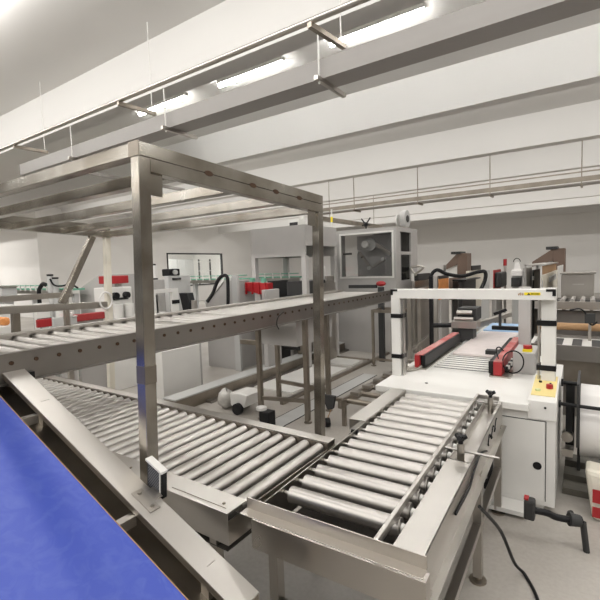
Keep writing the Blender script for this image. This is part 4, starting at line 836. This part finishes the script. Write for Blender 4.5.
# steel box 561..594
t, B = mbox('steel_hood_box', 'large brushed steel box at the right edge above the roller lines', 'machine hood', rbox(561, 594, 274, 301, 6.6, .6), STEEL, floor=False); hb = B
face(t, 'name_streak', B, .35, .7, .60, .64, SHEET, 'y', .003); t.p('lid', MB().box(B[0] - .02, B[1] - .02, B[5], B[3] + .02, B[4], B[5] + .02), STEEL)
for x in (B[0] + .03, B[3] - .03): t.p('leg', MB().box(x - .025, B[1] + .2, 0, x + .025, B[1] + .25, B[2]), STEEL)
# right roller lines (run in X)
def line(name, lab, pyt, pyb, d, n, hole, mt, ztop_extra=0):
    q = dp(559, pyt, d); qb = aty(559, pyb, q.y)
    t = T(name, lab, 'conveyor', (q.x + .8, q.y, 0))
    t.p('side_rail', MB().box(q.x - .3, q.y, qb.z, q.x + 2.5, q.y + .03, q.z), mt); t.p('deck', MB().box(q.x - .3, q.y + .03, q.z - .05, q.x + 2.5, q.y + .7, q.z - .03), hole)
    t.p('side_rail', MB().box(q.x - .3, q.y + .7, qb.z, q.x + 2.5, q.y + .73, q.z), mt)
    for i in range(n): x = q.x - .2 + i * 2.6 / n; t.p('roller', MB().cyl((x, q.y + .03, q.z - .0), (x, q.y + .7, q.z - .0), .03, n=12), ROLL)
    for x in (q.x - .2, q.x + 1.1, q.x + 2.4):
        for y in (q.y + .02, q.y + .68): t.p('leg', MB().box(x - .02, y - .02, 0, x + .02, y + .02, qb.z), STEEL)
    return t, q, qb
line('upper_roller_line', 'bright roller line with close rollers below the brushed steel box, right edge', 301.5, 309, 6.0, 22, DGREY, STEEL)
t, q, qb = line('flat_slat_line', 'white slat conveyor with dark square openings at the right edge', 345, 360, 4.6, 1, WHITE, RAIL)
m_ = MB()
for i in range(14): x = q.x - .25 + i * .18; m_.box(x, q.y + .12, q.z - .03, x + .09, q.y + .6, q.z - .022)
t.p('opening', m_, DGREY)
t.p('belly_plate', MB().box(q.x - .25, q.y + .1, q.z - .42, q.x + 2.2, q.y + .13, q.z - .13), DSTEEL)
q = dp(556, 326, 5.3); single('long_brown_roller', MB().cyl((q.x - .2, q.y, q.z), (q.x + .47, q.y, q.z), .045, n=20).cyl((q.x - .2, q.y, q.z), (q.x + 1.2, q.y, q.z), .012, n=8).box(q.x - .2, q.y - .02, 0, q.x - .17, q.y + .02, q.z).box(q.x + .9, q.y - .02, 0, q.x + .93, q.y + .02, q.z), CARD, 'long brown cardboard-wound roller between the two right-hand conveyor lines', 'roller')
t, B = mbox('steel_back_panel', 'broad steel side panel behind the brown roller at the right', 'panel', rbox(556, 640, 311, 345, 6.0, .04), RAIL, floor=True)
q = dp(590, 318, 4.9)
t = T('cable_bundle', 'dark cables and a small sensor block hanging at the right edge', 'cable', (q.x, q.y, 0))
t.p('block', MB().box(q.x - .05, q.y - .03, q.z - .06, q.x + .05, q.y + .03, q.z + .05), DGREY); t.p('rod', MB().box(q.x - .015, q.y, 0, q.x + .015, q.y + .03, q.z - .06), STEEL)
t.p('cable', MB().tube(curve_pts([dp(570, 310, 4.9), dp(580, 309, 4.9), dp(586, 314, 4.9), dp(588, 321, 4.9), dp(592, 325, 4.9), dp(597, 322, 4.9)]), .01, 6), BLACK)
t, B = mbox('steel_trough', 'steel trough under the slat conveyor behind the white roll', 'trough', rbox(560, 640, 366, 392, 4.6, .04), RAIL, floor=True)

# ------------------------------------------------------------------ render look
sc = bpy.context.scene
sc.view_settings.view_transform = 'Standard'; sc.view_settings.look = 'None'; sc.view_settings.gamma = 1; sc.view_settings.exposure = 0.0
sc.view_settings.use_curve_mapping = False
sc.cycles.use_denoising = True; sc.cycles.max_bounces = 7
sc.cycles.sample_clamp_indirect = 3
